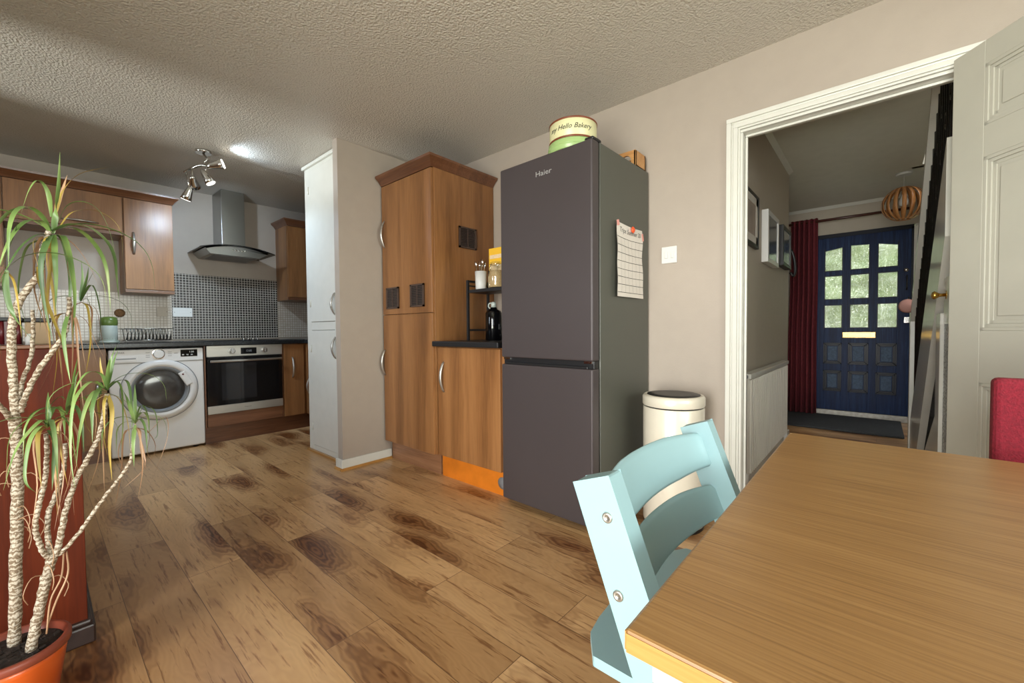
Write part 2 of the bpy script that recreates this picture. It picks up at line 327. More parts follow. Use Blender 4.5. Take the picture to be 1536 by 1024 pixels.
def dup(o, delta, label=None, parent=None, top=True):
    c = o.copy(); COL.objects.link(c)
    if top: c.location = o.location+Vector(delta)
    else: c.parent = parent; c.matrix_parent_inverse = o.matrix_parent_inverse.copy()
    ORG[c.name] = ORG[o.name]+Vector(delta)
    if top and label: c['label'] = label
    for ch in list(o.children): dup(ch, delta, None, c, False)
    return c
def text_verts(s, size, shear=0, extrude=.0006):
    cu = bpy.data.curves.new('lettering', 'FONT'); cu.body = s; cu.size = size; cu.shear = shear; cu.extrude = extrude; cu.resolution_u = 3
    ob = bpy.data.objects.new('lettering', cu); me = bpy.data.meshes.new_from_object(ob)
    vs = [v.co.copy() for v in me.vertices]; fs = [list(p.vertices) for p in me.polygons]
    bpy.data.objects.remove(ob); bpy.data.curves.remove(cu); bpy.data.meshes.remove(me); return vs, fs
def lettering(b, s, size, fn, mi=0, shear=0):
    vs, fs = text_verts(s, size, shear); b.add([fn(v) for v in vs], fs, mi); return b
def smooth_path(pts, n=8):
    P = [Vector(p) for p in pts]; P = [2*P[0]-P[1]]+P+[2*P[-1]-P[-2]]; out = []
    for i in range(1, len(P)-2):
        for k in range(n):
            t = k/n; a, b, c, d = P[i-1:i+3]
            out.append(.5*((2*b)+(c-a)*t+(2*a-5*b+4*c-d)*t*t+(3*b-a-3*c+d)*t**3))
    out.append(P[-2]); return out
def handle(parent, c, axis, nrm, L=.19, d=.032, mt='steel', name='handle', r=.0098):
    """bowed cabinet handle; c centre on the door face"""
    c = Vector(c); a = Vector(axis); n = Vector(nrm); pts = []
    for i in range(13):
        t = i/12; pts.append(c+a*(t-.5)*L+n*(d*math.sin(PI*t)**.75-.001))
    return B().tube(pts, [r*(.8+.35*math.sin(PI*i/12)) for i in range(13)], 8, 0, True, .7).build(name, M[mt], parent)
S = dict(kind='structure')

# ---------------------------------------------------------------- the setting
CZ = 2.345; WX = 2.357; KY = 4.97
B().box(-1.5, 6.0, -1.9, KY+.1, -.05, 0).build('floor', M['floor'], **S)
B().box(-1.5, WX+.1, -1.9, KY+.1, CZ, CZ+.05).build('ceiling', M['ceil'], **S)
hc = B().box(WX+.1, 6.05, -.22, .95, CZ, CZ+.05).box(4.95, 6.05, -1.3, -.22, CZ, CZ+.05).box(WX+.1, 4.95, -.26, -.22, CZ, CZ+.25).box(4.91, 4.95, -1.2, -.26, CZ, CZ+.25)
hc.box(WX+.1, 4.95, -1.25, -.26, 3.9, 3.95).build('ceiling_hall', M['hallceil'], **S)
# door wall, with opening y -0.205..0.535
W = B(); W.box(WX, WX+.1, .535, KY, 0, CZ); W.box(WX, WX+.1, -1.9, -.27, 0, CZ); W.box(WX, WX+.1, -.27, .535, 1.985, CZ)
W.build('wall_right', M['wall'], **S)
# frame: architrave with mouldings on the room side + lining
OR_ = -.27
A = B()
def arch(yo, z1):
    for (o0, o1, th) in ((0, .022, .022), (.022, .03, .015), (.03, .052, .018), (.052, .062, .012)):
        A.box(WX-th, WX, yo-o1, yo-o0, 0, z1-o1)                               # left leg
        A.box(WX-th, WX, OR_-.057+o0, yo-o0, z1-o1, z1-o0)
arch(.592, 2.045)
for (o0, o1, th) in ((0, .022, .022), (.022, .03, .015), (.03, .052, .018), (.052, .062, .012)):
    A.box(WX-th, WX, OR_-.057+o0, OR_-.057+o1, 0, 2.045-o1)
A.box(WX, WX+.1, .52, .534, 0, 1.969).box(WX, WX+.1, OR_+.001, OR_+.015, 0, 1.969).box(WX, WX+.1, OR_+.001, .534, 1.97, 1.984)
A.box(WX+.045, WX+.06, .508, .519, 0, 1.957).box(WX+.045, WX+.06, OR_+.016, OR_+.027, 0, 1.957).box(WX+.045, WX+.06, OR_+.016, .519, 1.958, 1.969)
A.build('trim_1', M['gloss'], bevel=.003, **S)
# hood wall and kitchen
B().box(-1.5, WX+.1, KY, KY+.1, 0, CZ).build('wall_back', M['wall'], **S)
# stub wall beside the airing cupboard
B().box(1.424, WX, 2.863, 2.93, 0, CZ).build('wall_partition', M['wall'], **S)
B().box(1.410, 1.815, 2.849, 2.863, 0, .075).box(1.410, 1.4235, 2.8635, 2.945, 0, .075).build('baseboard_partition', M['gloss'], bevel=.003, **S)
B().prism([(1.398, 0), (1.410, 0), (1.410, .016)], 'y', 2.838, 2.95).prism([(2.836, 0), (2.849, 0), (2.849, .016)], 'x', 1.398, 1.815).box(1.482, 1.5, 2.95, 3.6, 0, .016).build('trim_2', M['tableedge'], **S)
# walls behind the camera, with the windows that light the room
W = B(); W.box(-1.5, -1.4, -1.9, -1.5, 0, CZ).box(-1.5, -1.4, 1.1, 2.95, 0, CZ).box(-1.5, -1.4, 3.65, KY, 0, CZ)
W.box(-1.5, -1.4, -1.5, 1.1, 2.08, CZ).box(-1.5, -1.4, 2.95, 3.65, 0, 1.05).box(-1.5, -1.4, 2.95, 3.65, 2.08, CZ)
W.build('wall_left', M['wall'], **S)
W = B(); W.box(-1.4, -.9, -1.9, -1.8, 0, CZ).box(1.7, WX, -1.9, -1.8, 0, CZ).box(-.9, 1.7, -1.9, -1.8, 0, .9).box(-.9, 1.7, -1.9, -1.8, 2.08, CZ)
W.build('wall_front', M['wall'], **S)
def window(name, x0, x1, y0, y1, z0, z1, n):
    f = B(); g = B(); w = .05
    if x1-x0 < y1-y0:
        xm = (x0+x1)/2
        f.box(xm-.03, xm+.03, y0, y1, z0, z0+w).box(xm-.03, xm+.03, y0, y1, z1-w, z1)
        for i in range(n+1):
            y = y0+(y1-y0-w)*i/n; f.box(xm-.03, xm+.03, y, y+w, z0, z1)
        g.box(xm-.003, xm+.003, y0, y1, z0, z1)
    else:
        ym = (y0+y1)/2
        f.box(x0, x1, ym-.03, ym+.03, z0, z0+w).box(x0, x1, ym-.03, ym+.03, z1-w, z1)
        for i in range(n+1):
            x = x0+(x1-x0-w)*i/n; f.box(x, x+w, ym-.03, ym+.03, z0, z1)
        g.box(x0, x1, ym-.003, ym+.003, z0, z1)
    fr = f.build(name, M['wplastic'], **S)
    return fr
window('window_1', -1.5, -1.4, -1.5, 1.1, 0, 2.08, 2); window('window_2', -1.5, -1.4, 2.95, 3.65, 1.05, 2.08, 1); window('window_3', -.9, 1.7, -1.9, -1.8, .9, 2.08, 3)

# hall shell
B().box(WX+.1, 4.37, .6, .9, 0, CZ).build('wall_hall_left', M['hallwall'], **S); B().box(4.37, 6.05, .84, .95, 0, CZ).build('wall_porch_left', M['hallwall'], **S)
FX = 5.9
W = B(); W.box(FX+.02, FX+.12, .5, .95, 0, CZ).box(FX+.02, FX+.12, -.85, .5, 2.03, CZ).box(FX+.02, FX+.12, -1.3, -.85, 0, CZ).box(FX+.02, FX+.12, -.85, -.33, 0, .25)
W.build('wall_hall_far', M['hallwall'], **S)
B().box(WX+.1, 6.05, -1.3, -1.2, 0, 3.95).box(WX, WX+.1, -1.25, -.2, CZ+.05, 3.95).box(4.95, 5.0, -1.25, -.2, CZ, 3.95).box(WX+.1, 4.95, -.26, -.2, CZ+.25, 3.95).build('wall_hall_right', M['hallwall'], **S)
B().box(WX+.1, 4.37, .585, .6, 0, .09).box(4.37, 4.385, .585, .84, 0, .09).box(4.385, 5.9, .825, .84, 0, .09).build('baseboard_hall', M['gloss'], bevel=.003, **S)
B().prism([(5.9, CZ), (5.9, CZ-.03), (5.87, CZ)], 'y', -1.2, .84).prism([(.57, CZ), (.6, CZ), (.6, CZ-.03)], 'x', WX+.1, 4.37).build('trim_3', M['gloss'], **S)

# ---------------------------------------------------------------- open white panelled door
dh = Vector((2.29, -.20, 0)); dd = Vector((-.79, -.615, 0)).normalized(); dn = Vector((-dd.y, dd.x, 0))   # face towards the camera
if dn.dot(Vector((-1, .0, 0))) < 0: dn = -dn
door = thing('door_1', (dh.x, dh.y, 0), 'white panelled room door standing open against the right-hand wall', 'door', kind='structure')
def dpt(s, n, z): return dh+dd*s+dn*n+Vector((0, 0, z))
def dbox(b, s0, s1, n0, n1, z0, z1, mi=0):
    c = dpt((s0+s1)/2, (n0+n1)/2, (z0+z1)/2); return b.obox(c, dd, dn, (0, 0, 1), abs(s1-s0)/2, abs(n1-n0)/2, (z1-z0)/2, mi)
D = B(); rows = [(.2, .79), (.975, 1.58), (1.69, 1.90)]; cols = [(.112, .345), (.415, .648)]
DW = .76; DT = -.036
for a, b2 in ((0, .112), (.345, .415), (.648, DW)): dbox(D, a, b2, DT, 0, .012, 1.983)
for z0, z1 in ((.012, .2), (.79, .975), (1.58, 1.69), (1.90, 1.983)):
    for c0, c1 in cols: dbox(D, c0, c1, DT, 0, z0, z1)
for c0, c1 in cols:
    for z0, z1 in rows: dbox(D, c0, c1, DT+.008, -.011, z0, z1)
D.build('leaf', M['gdoor'], door, bevel=.002)
for c0, c1 in cols:
    for z0, z1 in rows:
        P = B()
        for k, (o, h) in enumerate(((0, .000), (.012, -.004), (.024, -.009))):
            dbox(P, c0+o, c1-o, -.012, h, z0+o, z0+o+.012); dbox(P, c0+o, c1-o, -.012, h, z1-o-.012, z1-o)
            dbox(P, c0+o, c0+o+.012, -.012, h, z0+o, z1-o); dbox(P, c1-o-.012, c1-o, -.012, h, z0+o, z1-o)
        dbox(P, c0+.05, c1-.05, -.012, -.006, z0+.05, z1-.05)
        P.build('panel', M['gdoor'], door, bevel=.0015)
k = B(); k.tube([dpt(.70, 0, 1.0), dpt(.70, .05, 1.0), dpt(.60, .055, 1.0)], .009, 10).build('handle', M['brass'], door)

# ---------------------------------------------------------------- white airing cupboard
cup = thing('built_in_cupboard', (1.93, 3.27, 0), 'tall white painted cupboard with two doors beside the pink wall end', 'cupboard')
X = 1.50
b = B(); b.box(X, X+.03, 2.935, 3.10, .016, CZ-.005).box(X, X+.03, 3.505, 3.585, .016, CZ-.005).box(X, X+.03, 3.10, 3.505, .016, .058).box(X, X+.03, 3.10, 3.505, 1.003, 1.068).box(X, X+.03, 3.10, 3.505, 2.29, CZ-.005)
b.box(X+.03, WX-.005, 3.555, 3.585, .016, CZ-.005); b.build('frame', M['gloss'], cup, bevel=.002)
b = B().box(X-.02, X, 2.935, 3.60, 2.315, CZ-.003); b.build('top_moulding', M['gloss'], cup, bevel=.004)
for z0, z1, hz in ((.061, 1.0, .867), (1.071, 2.287, 1.20)):
    dr = B().box(X-.004, X+.016, 3.065, 3.502, z0, z1).build('door', M['gloss'], cup, bevel=.002)
    handle(dr, (X-.003, 3.092, hz), (0, 0, 1), (-1, 0, 0), .165, .03)
    for hz2 in (z0+.15, z1-.15): B().tube([(X-.006, 3.506, hz2-.03), (X-.006, 3.506, hz2+.03)], .005, 8).build('hinge', M['gloss'], dr)

# ---------------------------------------------------------------- tall wooden unit
TY0, TY1, TX = 2.243, 2.85, 1.757
t = thing('tall_cabinet', ((TX+WX)/2, (TY0+TY1)/2, 0), 'tall walnut larder cabinet with cornice and two square vents in its front', 'cabinet')
B().box(TX+.02, WX-.005, TY0, TY1, .15, 2.082).build('body', M['cabinet'], t, bevel=.001)
B().box(TX+.063, WX-.01, TY0+.01, TY1, 0, .152).build('plinth', M['plinth'], t)
def cornice(parent, x0, x1, y0, y1, z0, z1, out, sides, mt, name='cornice'):
    """flared moulding; sides: set of '-x','-y','+x' that flare"""
    a = (out if '-x' in sides else 0, out if '+x' in sides else 0, out if '-y' in sides else 0, 0)
    vs = []
    for (z, k) in ((z0, 0), (z0+.012, .15), (z0+.03, .45), (z1-.014, .95), (z1, 1)):
        vs.append([(x0-a[0]*k, y0-a[2]*k, z), (x1+a[1]*k, y0-a[2]*k, z), (x1+a[1]*k, y1, z), (x0-a[0]*k, y1, z)])
    b = B(); fl = [p for r in vs for p in r]; fs = []
    for i in range(4):
        for j in range(4): fs.append((i*4+j, i*4+(j+1) % 4, (i+1)*4+(j+1) % 4, (i+1)*4+j))
    fs += [(3, 2, 1, 0), (16, 17, 18, 19)]; b.add(fl, fs)
    return b.build(name, mt, parent)
cornice(t, TX, WX-.006, TY0, TY1, 2.083, 2.147, .05, {'-x', '-y'}, M['cabdark'])
def vent(parent, c, nrm, w=.155, h=.157):
    c = Vector(c); n = Vector(nrm); s = Vector((0, 1, 0)) if abs(n.x) > .5 else Vector((1, 0, 0)); z = Vector((0, 0, 1))
    v = B(); v.obox(c+n*.002, s, z, n, w/2, h/2, .002, 0)
    for sg in (-1, 1):
        v.obox(c+n*.006+s*sg*(w/2-.006), s, z, n, .006, h/2, .006, 1); v.obox(c+n*.006+z*sg*(h/2-.006), s, z, n, w/2, .006, .006, 1)
    v.obox(c+n*.006, s, z, n, .003, h/2, .005, 1)
    for i in range(11): v.obox(c+n*.007+z*(h/2-.02-i*(h-.04)/10), s, (0, 0, 1), n, w/2-.01, .0022, .004, 1)
    return v.build('vent', [M['black'], VENTM], parent)
VENTM = plain('brown_vent_plastic', (74, 58, 50), .4)
dr = B().box(TX, TX+.019, TY0+.006, TY1-.004, 1.115, 2.078).build('door', M['cabinet'], t, bevel=.0015)
handle(dr, (TX, 2.812, 1.718), (0, 0, 1), (-1, 0, 0), .2)
vent(dr, (TX, 2.708, 1.234), (-1, 0, 0)); vent(dr, (TX, 2.407, 1.236), (-1, 0, 0))
dr = B().box(TX, TX+.019, TY0+.006, TY1-.004, .152, 1.109).build('door', M['cabinet'], t, bevel=.0015)
handle(dr, (TX, 2.83, .752), (0, 0, 1), (-1, 0, 0), .19)
vent(t, (2.075, TY0, 1.655), (0, -1, 0), .165, .15)

# low unit with small worktop
t = thing('base_cabinet', (2.07, 1.94, 0), 'low walnut base cabinet between larder and fridge with bright orange kickboard', 'cabinet')
B().box(1.803, WX-.005, 1.64, 2.238, .148, .884).build('body', M['cabinet'], t)
dr = B().box(1.785, 1.802, 1.66, 2.233, .15, .878).build('door', M['cabinet'], t, bevel=.0015)
handle(dr, (1.785, 2.172, .682), (0, 0, 1), (-1, 0, 0), .2)
B().box(1.82, 1.835, 1.64, 2.236, 0, .146).build('kickboard', M['orange'], t, label='bright orange kickboard')
B().lathe([(.0, -.003), (.036, -.003), (.036, 0), (.03, .004), (0, .004)], (1.819, 1.678, .075), 24, axis='x', caps=False).build('grey_disc', M['grey'], t)
B().box(1.739, WX-.005, 1.635, 2.238, .886, .921).build('worktop', M['black'], label='short black worktop on the low cabinet beside the fridge', cat='worktop', bevel=.006, seg=3)

# ---------------------------------------------------------------- fridge freezer
fr = thing('fridge_freezer', (1.73, 1.012, 0), 'tall dark grey fridge freezer with a paper sheet on its side', 'fridge')
fx, fy0, fy1 = 1.73, 1.012, 1.608
B().box(fx+.075, fx+.608, fy0+.002, fy1-.002, .03, 1.885).build('body', M['fridgeside'], fr, bevel=.004)
B().box(fx+.062, fx+.075, fy0+.012, fy1-.012, .05, 1.875).build('door_seal', M['black'], fr)
for z0, z1 in ((.035, .80), (.838, 1.883)):
    d_ = B().box(fx, fx+.062, fy0, fy1, z0, z1).build('door', M['fridge'], fr, bevel=.008, seg=3)
    if z1 > 1:
        l = B(); lettering(l, 'Haier', .047, lambda v: Vector((fx-.001-v.z, 1.352-v.x, 1.783+v.y*.8))); l.build('logo', M['silver'], d_)
b = B().box(fx+.02, fx+.062, fy0+.004, fy1-.004, .80, .838).box(fx+.002, fx+.03, fy0+.03, fy1-.03, .800, .812); b.build('handle_groove', M['black'], fr, bevel=.002)
for y in (fy0+.01, fy1-.055): B().box(fx+.01, fx+.06, y, y+.045, .826, .838).build('door_hinge', M['chrome'], fr)
B().box(fx+.012, fx+.09, fy0+.002, fy0+.05, 1.883, 1.899).build('top_hinge_cover', M['black'], fr, bevel=.006)
for x, y in ((fx+.1, fy0+.05), (fx+.1, fy1-.05), (fx+.56, fy0+.05), (fx+.56, fy1-.05)): B().lathe([(.02, 0), (.02, .032)], (x, y, 0), 12).build('foot', M['black'], fr)
fr.rotation_euler.z = math.radians(-1.2)

# items on the fridge
def cake_tin(cx, cy, z, r, h, body, label, text=None):
    t = thing('cake_tin', (cx, cy, z), label, 'tin', 'cake tins stacked on the fridge')
    o = B().lathe([(r-.004, 0), (r, .003), (r, h-.003), (r-.003, h)], (cx, cy, z), 64).build('drum', M[body], t)
    for zz in ((0.0, h-.008) if text else (h*.45,)):
        B().lathe([(r, zz), (r+.003, zz+.002), (r+.003, zz+.007), (r, zz+.009)], (cx, cy, z), 64, caps=False).build('rim', M['tinrim' if text else 'tingreen'], t)
    if text:
        l = B(); vs, fs = text_verts(text, .034, .35); w = max(v.x for v in vs)
        a0 = math.atan2(-cy, -cx)-.12
        l.add([Vector((cx+(r+.0005+v.z)*math.cos(a0+(v.x-w/2)/r), cy+(r+.0005+v.z)*math.sin(a0+(v.x-w/2)/r), z+h*.42+v.y)) for v in vs], fs); l.build('lettering', M['ink'], t)
cake_tin(1.868, 1.205, 1.886, .127, .052, 'tingreen', 'shallow pale green round tin standing on the fridge')
cake_tin(1.865, 1.203, 1.940, .121, .098, 'tin', 'cream round cake tin with handwritten lettering on the green tin', 'my Hello Bakery')
t = thing('wooden_crate', (2.2, 1.05, 1.887), 'small bamboo box with round cut-out at the back of fridge top', 'box')
b = B(); pts = []
x0, x1, y0, y1, z0, z1 = 2.195, 2.325, 1.012, 1.13, 1.887, 1.975
b.box(x0, x1, y0, y0+.012, z0, z1).box(x0, x1, y1-.012, y1, z0, z1).box(x1-.012, x1, y0, y1, z0, z1).box(x0, x1, y0, y1, z0, z0+.01)
# front board with a half-round opening
n = 14; cy_, rr = (y0+y1)/2, .032; poly = [(y0, z0), (cy_-rr, z0)]+[(cy_-rr*math.cos(PI*i/n), z0+.035+rr*math.sin(PI*i/n)) for i in range(n+1)]+[(cy_+rr, z0), (y1, z0), (y1, z1), (y0, z1)]
b.prism(poly, 'x', x0, x0+.012); b.build('frame', M['bamboo'], t, bevel=.002)
B().tube([(x0+.04, y0+.03, z0+.03), (x0+.05, y1-.03, z0+.03)], .018, 12).build('glass_item', M['blackgl'], t)

# paper planner on the fridge side
t = thing('wall_planner', (2.11, 1.0, 1.16), 'handwritten paper summer planner fixed to the dark fridge side', 'paper')
py = 1.0; b = B(); nx, nz = 8, 16; vs = []
PX0, PX1, PZ0, PZ1 = 1.943, 2.238, 1.158, 1.535
def pp(a, c, off=0):
    x = PX0+(PX1-PX0)*a+.006*math.sin(c*9)*(a-.3); z = PZ0+(PZ1-PZ0)*c-.006*math.sin(a*PI)*c
    return Vector((x, py-.002-off-.012*(1-c)*(.3+a*.2)-.004*math.sin(c*7+a*2)**2-abs(a-.5)*.004, z))
for j in range(nz+1):
    for i in range(nx+1): vs.append(pp(i/nx, j/nz))
k0 = len(vs); vs2 = [v+Vector((0, .0006, 0)) for v in vs]
fs = [(j*(nx+1)+i, j*(nx+1)+i+1, (j+1)*(nx+1)+i+1, (j+1)*(nx+1)+i) for j in range(nz) for i in range(nx)]
b.add(vs, fs, 0, True).add(vs2, [f[::-1] for f in fs], 0, True); b.build('sheet', M['paper'], t)
l = B()
for j in range(8):
    c = .05+.098*j*1.0; c = .06+.107*j
    for i in range(16):
        a0, a1 = i/16, (i+1)/16; P0, P1 = pp(a0, c, .0008), pp(a1, c, .0008); h = Vector((0, 0, .0012)); l.add([P0-h, P1-h, P1+h, P0+h], [(0, 1, 2, 3)])
l.build('printed_lines', M['ink'], t)['kind'] = 'stuff'
l = B()
for i in range(1, 7):
    for j in range(14):
        c0, c1 = .06+.75*j/14, .06+.75*(j+1)/14; P0, P1 = pp(i/7, c0, .0008), pp(i/7, c1, .0008); h = Vector((.0006, 0, 0)); l.add([P0-h, P0+h, P1+h, P1-h], [(0, 1, 2, 3)])
l.build('printed_columns', M['inkgrey'], t)['kind'] = 'stuff'
l = B(); lettering(l, "Trips Summer 20", .036, lambda v: pp(.1+v.x/.295*.93, .885+v.y/.38, .001), 0, .15); l.build('lettering', M['inkgrey'], t)
b = B(); c = pp(.03, .985); b.obox(c+Vector((0, -.002, 0)), (1, 0, .3), (0, 1, 0), (-.3, 0, 1), .012, .0008, .014); b.build('tape', M['pink'], t)
b = B(); c = pp(.985, .90); b.obox(c+Vector((0, -.002, 0)), (1, 0, .3), (0, 1, 0), (-.3, 0, 1), .008, .0008, .02); b.build('tape', M['pink'], t)
c = pp(.55, .965); B().lathe([(.0, .002), (.010, .002), (.014, .006), (.018, .009), (.013, .014), (.006, .017), (0, .017)], (c.x, c.y-.018, c.z), 20, axis='y', caps=False).build('magnet', M['redmag'], label='round orange-red magnet holding the paper planner to the fridge', cat='magnet')

# light switch
t = thing('light_switch', (WX, .885, 1.36), 'white double light switch on the wall right of the fridge', 'switch')
B().box(WX-.010, WX-.0005, .843, .928, 1.357, 1.450).build('plate', M['wplastic'], t, bevel=.003)
for y in (.862, .897): B().box(WX-.015, WX-.010, y-.006, y+.012, 1.385, 1.42).build('rocker', M['wplastic'], t, bevel=.002)

# ---------------------------------------------------------------- bin
t = thing('touch_bin', (2.125, .778, 0), 'tall cream enamelled bin with black lid beside the fridge', 'bin')
BR = .146; c = (2.125, .778, 0)
B().lathe([(BR-.006, 0), (BR-.002, .004), (BR-.002, .02)], c, 48).build('base_ring', M['black'], t)
B().lathe([(BR-.003, .018), (BR, .024), (BR, .596), (BR-.002, .6)], c, 64).build('drum', M['bin'], t)
B().lathe([(BR-.006, .6), (BR-.004, .605)], c, 48, caps=False).build('shadow_gap', M['black'], t)
B().lathe([(BR, .606), (BR+.003, .612), (BR+.003, .648), (BR-.004, .658), (BR-.016, .66), (BR-.018, .655)], c, 64, caps=False).build('lid_ring', M['bin'], t)
B().lathe([(0, .66), (BR-.06, .664), (BR-.02, .661), (BR-.018, .652), (0, .65)], c, 48, caps=False).build('lid', M['black'], t)

# ---------------------------------------------------------------- shelf and its items on the short worktop
ZW = .921
t = thing('countertop_shelf', (2.1, 1.93, ZW), 'black metal countertop shelf holding jars between larder and fridge', 'shelf')
sx0, sx1, sy0, sy1, sz = 2.0, 2.2, 1.66, 2.16, 1.272
for x in (sx0, sx1):
    for y in (sy0, sy1): B().box(x-.008, x+.008, y-.008, y+.008, ZW, 1.34).build('leg', M['blackmetal'], t)
B().box(sx0, sx1, sy0, sy1, sz-.02, sz).build('shelf_board', M['blackmetal'], t)
for y in (sy0, sy1):
    b = B().box(sx0, sx1, y-.005, y+.005, 1.325, 1.34); b.box(sx0, sx1, y-.005, y+.005, 1.298, 1.306); b.build('side_rail', M['blackmetal'], t)
    B().box(sx0, sx1, y-.006, y+.006, .985, 1.0).build('crossbar', M['blackmetal'], t)
B().box(sx1-.006, sx1+.006, sy0, sy1, .985, 1.0).build('crossbar', M['blackmetal'], t)
B().box(sx1-.004, sx1+.004, sy0, sy1, 1.325, 1.337).build('back_rail', M['blackmetal'], t)
b = B().lathe([(.034, 0), (.037, .004), (.041, .125), (.038, .125), (.034, .01), (0, .01)], (2.045, 2.075, sz), 32, caps=False); b.lathe([(0, 0), (.034, 0)], (2.045, 2.075, sz), 32, caps=False)
b.build('cutlery_pot', M['wplastic'], label='white ceramic pot full of spoons on the black shelf', cat='pot')
for i, (dx, dy, hh) in enumerate(((-.02, .015, .04), (-.012, -.02, .05), (.01, .022, .045), (.016, -.01, .038), (0, .0, .055), (.02, .012, .042))):
    b = B(); p0 = Vector((2.045+dx*.4, 2.075+dy*.4, sz+.012)); p1 = Vector((2.045+dx*1.35, 2.075+dy*1.35, sz+.125+hh)); b.tube([p0, p1], [.003, .003], 6)
    b.tube([p1-Vector((0, 0, .012)), p1, p1+Vector((dx*.15, dy*.15, .014)), p1+Vector((dx*.25, dy*.25, .028))], [.004, .012, .014, .004], 10, 0, True, .35)
    b.build('spoon', M['chrome'], label='steel spoon standing in the white pot on the black shelf', cat='spoon', group='spoons in the white pot')
t = thing('cereal_box', (2.14, 1.99, sz), 'yellow cardboard cereal box standing on the black shelf', 'box')
B().box(2.10, 2.165, 1.85, 2.05, sz, sz+.285).build('carton', M['yellow'], t, bevel=.002)
b = B().box(2.0985, 2.1, 1.88, 2.04, sz+.02, sz+.17); b.build('printed_panel', M['cream'], t)
l = B(); lettering(l, 'OATY', .035, lambda v: Vector((2.097-v.z, 2.035-v.x, sz+.215+v.y))); 
B().box(2.0985, 2.1, 1.87, 2.04, sz+.212, sz+.238).build('printed_band', M['cream'], t)
B().box(2.097, 2.0985, 1.94, 1.975, sz+.07, sz+.12).build('printed_mark', M['maroon'], t)
t = thing('storage_jar', (2.06, 1.915, sz), 'clip-top glass jar of oats beside the yellow box', 'jar')
c = (2.055, 1.935, sz)
B().lathe([(.048, .002), (.052, .01), (.052, .135), (.042, .152), (.042, .16)], c, 32).build('glass_body', M['jar'], t)
B().lathe([(.046, .006), (.048, .012), (.048, .118)], c, 32).build('oats', M['oats'], t)
B().lathe([(.045, .163), (.045, .172), (.03, .178), (0, .179)], c, 32, caps=False).build('lid', M['jar'], t)
b = B(); b.tube([(c[0]+.046*math.cos(a), c[1]+.046*math.sin(a), sz+.158) for a in [i*PI/8 for i in range(17)]], .002, 6); b.tube([(c[0]-.046, c[1], sz+.158), (c[0]-.06, c[1], sz+.14), (c[0]-.056, c[1], sz+.11)], .002, 6); b.build('wire_clip', M['chrome'], t)
t = thing('storage_jar', (2.06, 2.0, sz), 'slim glass jar of muesli between the spoon pot and clip-top jar', 'jar')
B().lathe([(.022, .002), (.024, .008), (.024, .10), (.018, .108)], (2.075, 2.005, sz), 24).build('glass_body', M['jar'], t); B().lathe([(.02, .006), (.021, .09)], (2.075, 2.005, sz), 24).build('contents', M['oats'], t)
B().lathe([(.02, .108), (.02, .125), (0, .127)], (2.075, 2.005, sz), 24).build('lid', M['black'], t)
t = thing('growler_flask', (2.07, 1.985, ZW), 'glossy black flask with ring handle under the black shelf', 'flask')
c = (2.07, 1.98, ZW)
B().lathe([(.052, 0), (.057, .006), (.057, .185), (.05, .2), (.026, .212), (.022, .225)], c, 40).build('flask_body', M['blackgl'], t)
b = B(); b.tube([(c[0], c[1]+.03+.018*math.cos(a), ZW+.238+.018*math.sin(a)) for a in [i*PI/8 for i in range(17)]], .005, 8); b.build('ring_handle', M['greylight'], t)
B().lathe([(.018, .225), (.018, .25), (.012, .262), (0, .263)], c, 24).build('stopper', M['greylight'], t)
t = thing('glass_bottle', (2.1, 1.89, ZW), 'clear glass bottle with cork behind the black flask', 'bottle')
B().lathe([(.036, .002), (.038, .008), (.038, .16), (.014, .2), (.014, .25)], (2.11, 1.89, ZW), 28).build('bottle_body', M['jar'], t)
B().lathe([(.012, .25), (.014, .275)], (2.11, 1.89, ZW), 16).build('cork', M['bristle'], t)

# ---------------------------------------------------------------- kitchen run along the back wall
YF = 4.43
B().box(-1.39, .846, KY-.008, KY-.001, .93, 1.345).box(1.757, WX-.001, KY-.008, KY-.001, .93, 1.375).build('trim_splashback', M['tilewhite'], **S)
B().box(.848, 1.757, KY-.011, KY-.002, .93, 1.55).build('trim_splashback_dark', M['tileblack'], **S)
# cabinets on the wall
def wallcab(x0, x1, z0, z1, label, hnd, top=2.103, flap=False):
    t = thing('wall_cabinet', ((x0+x1)/2, KY-.15, z0), label, 'cabinet', 'walnut wall cabinets')
    B().box(x0, x1, 4.67, KY-.002, z0, top).build('body', M['cabinet'], t)
    b = B().box(x0, x1, 4.655, 4.675, z0, z0+.024); b.build('bottom_rail', M['cabx'], t, bevel=.002)
    dr = B().box(x0+.004, x1-.004, 4.65, 4.668, z0+.03, top-.004).build('door', M['cabinet'], t, bevel=.0015)
    if flap: handle(dr, hnd, (1, 0, 0), (0, -1, 0), .2)
    else: handle(dr, hnd, (0, 0, 1), (0, -1, 0), .18)
    return t
wallcab(.497, .818, 1.328, 0, 'narrow walnut wall cabinet with silver handle above the cream tiles', (.556, 4.65, 1.735))
wallcab(-.13, .495, 1.79, 0, 'wide shallow walnut wall cabinet with horizontal silver handle', (.25, 4.65, 1.861), flap=True)
wallcab(-.6, -.132, 1.328, 0, 'walnut wall cabinet at the left frame edge behind the plant', (-.52, 4.65, 1.735))
wallcab(1.757, 2.35, 1.328, 0, 'walnut wall cabinet on the right of the extractor hood', (1.975, 4.65, 1.46))
cc = thing('cabinet_cornice', (.1, 4.8, 2.103), 'dark walnut cornice running along the left wall cabinets', 'cornice')
cornice(cc, -1.0, .82, 4.65, KY-.004, 2.103, 2.166, .04, {'-y', '+x'}, M['cabx'], 'moulding')
cc = thing('cabinet_cornice', (2.0, 4.8, 2.103), 'dark walnut cornice on the wall cabinet right of the hood', 'cornice')
cornice(cc, 1.757, 2.345, 4.65, KY-.004, 2.103, 2.166, .045, {'-y', '-x'}, M['cabx'], 'moulding')

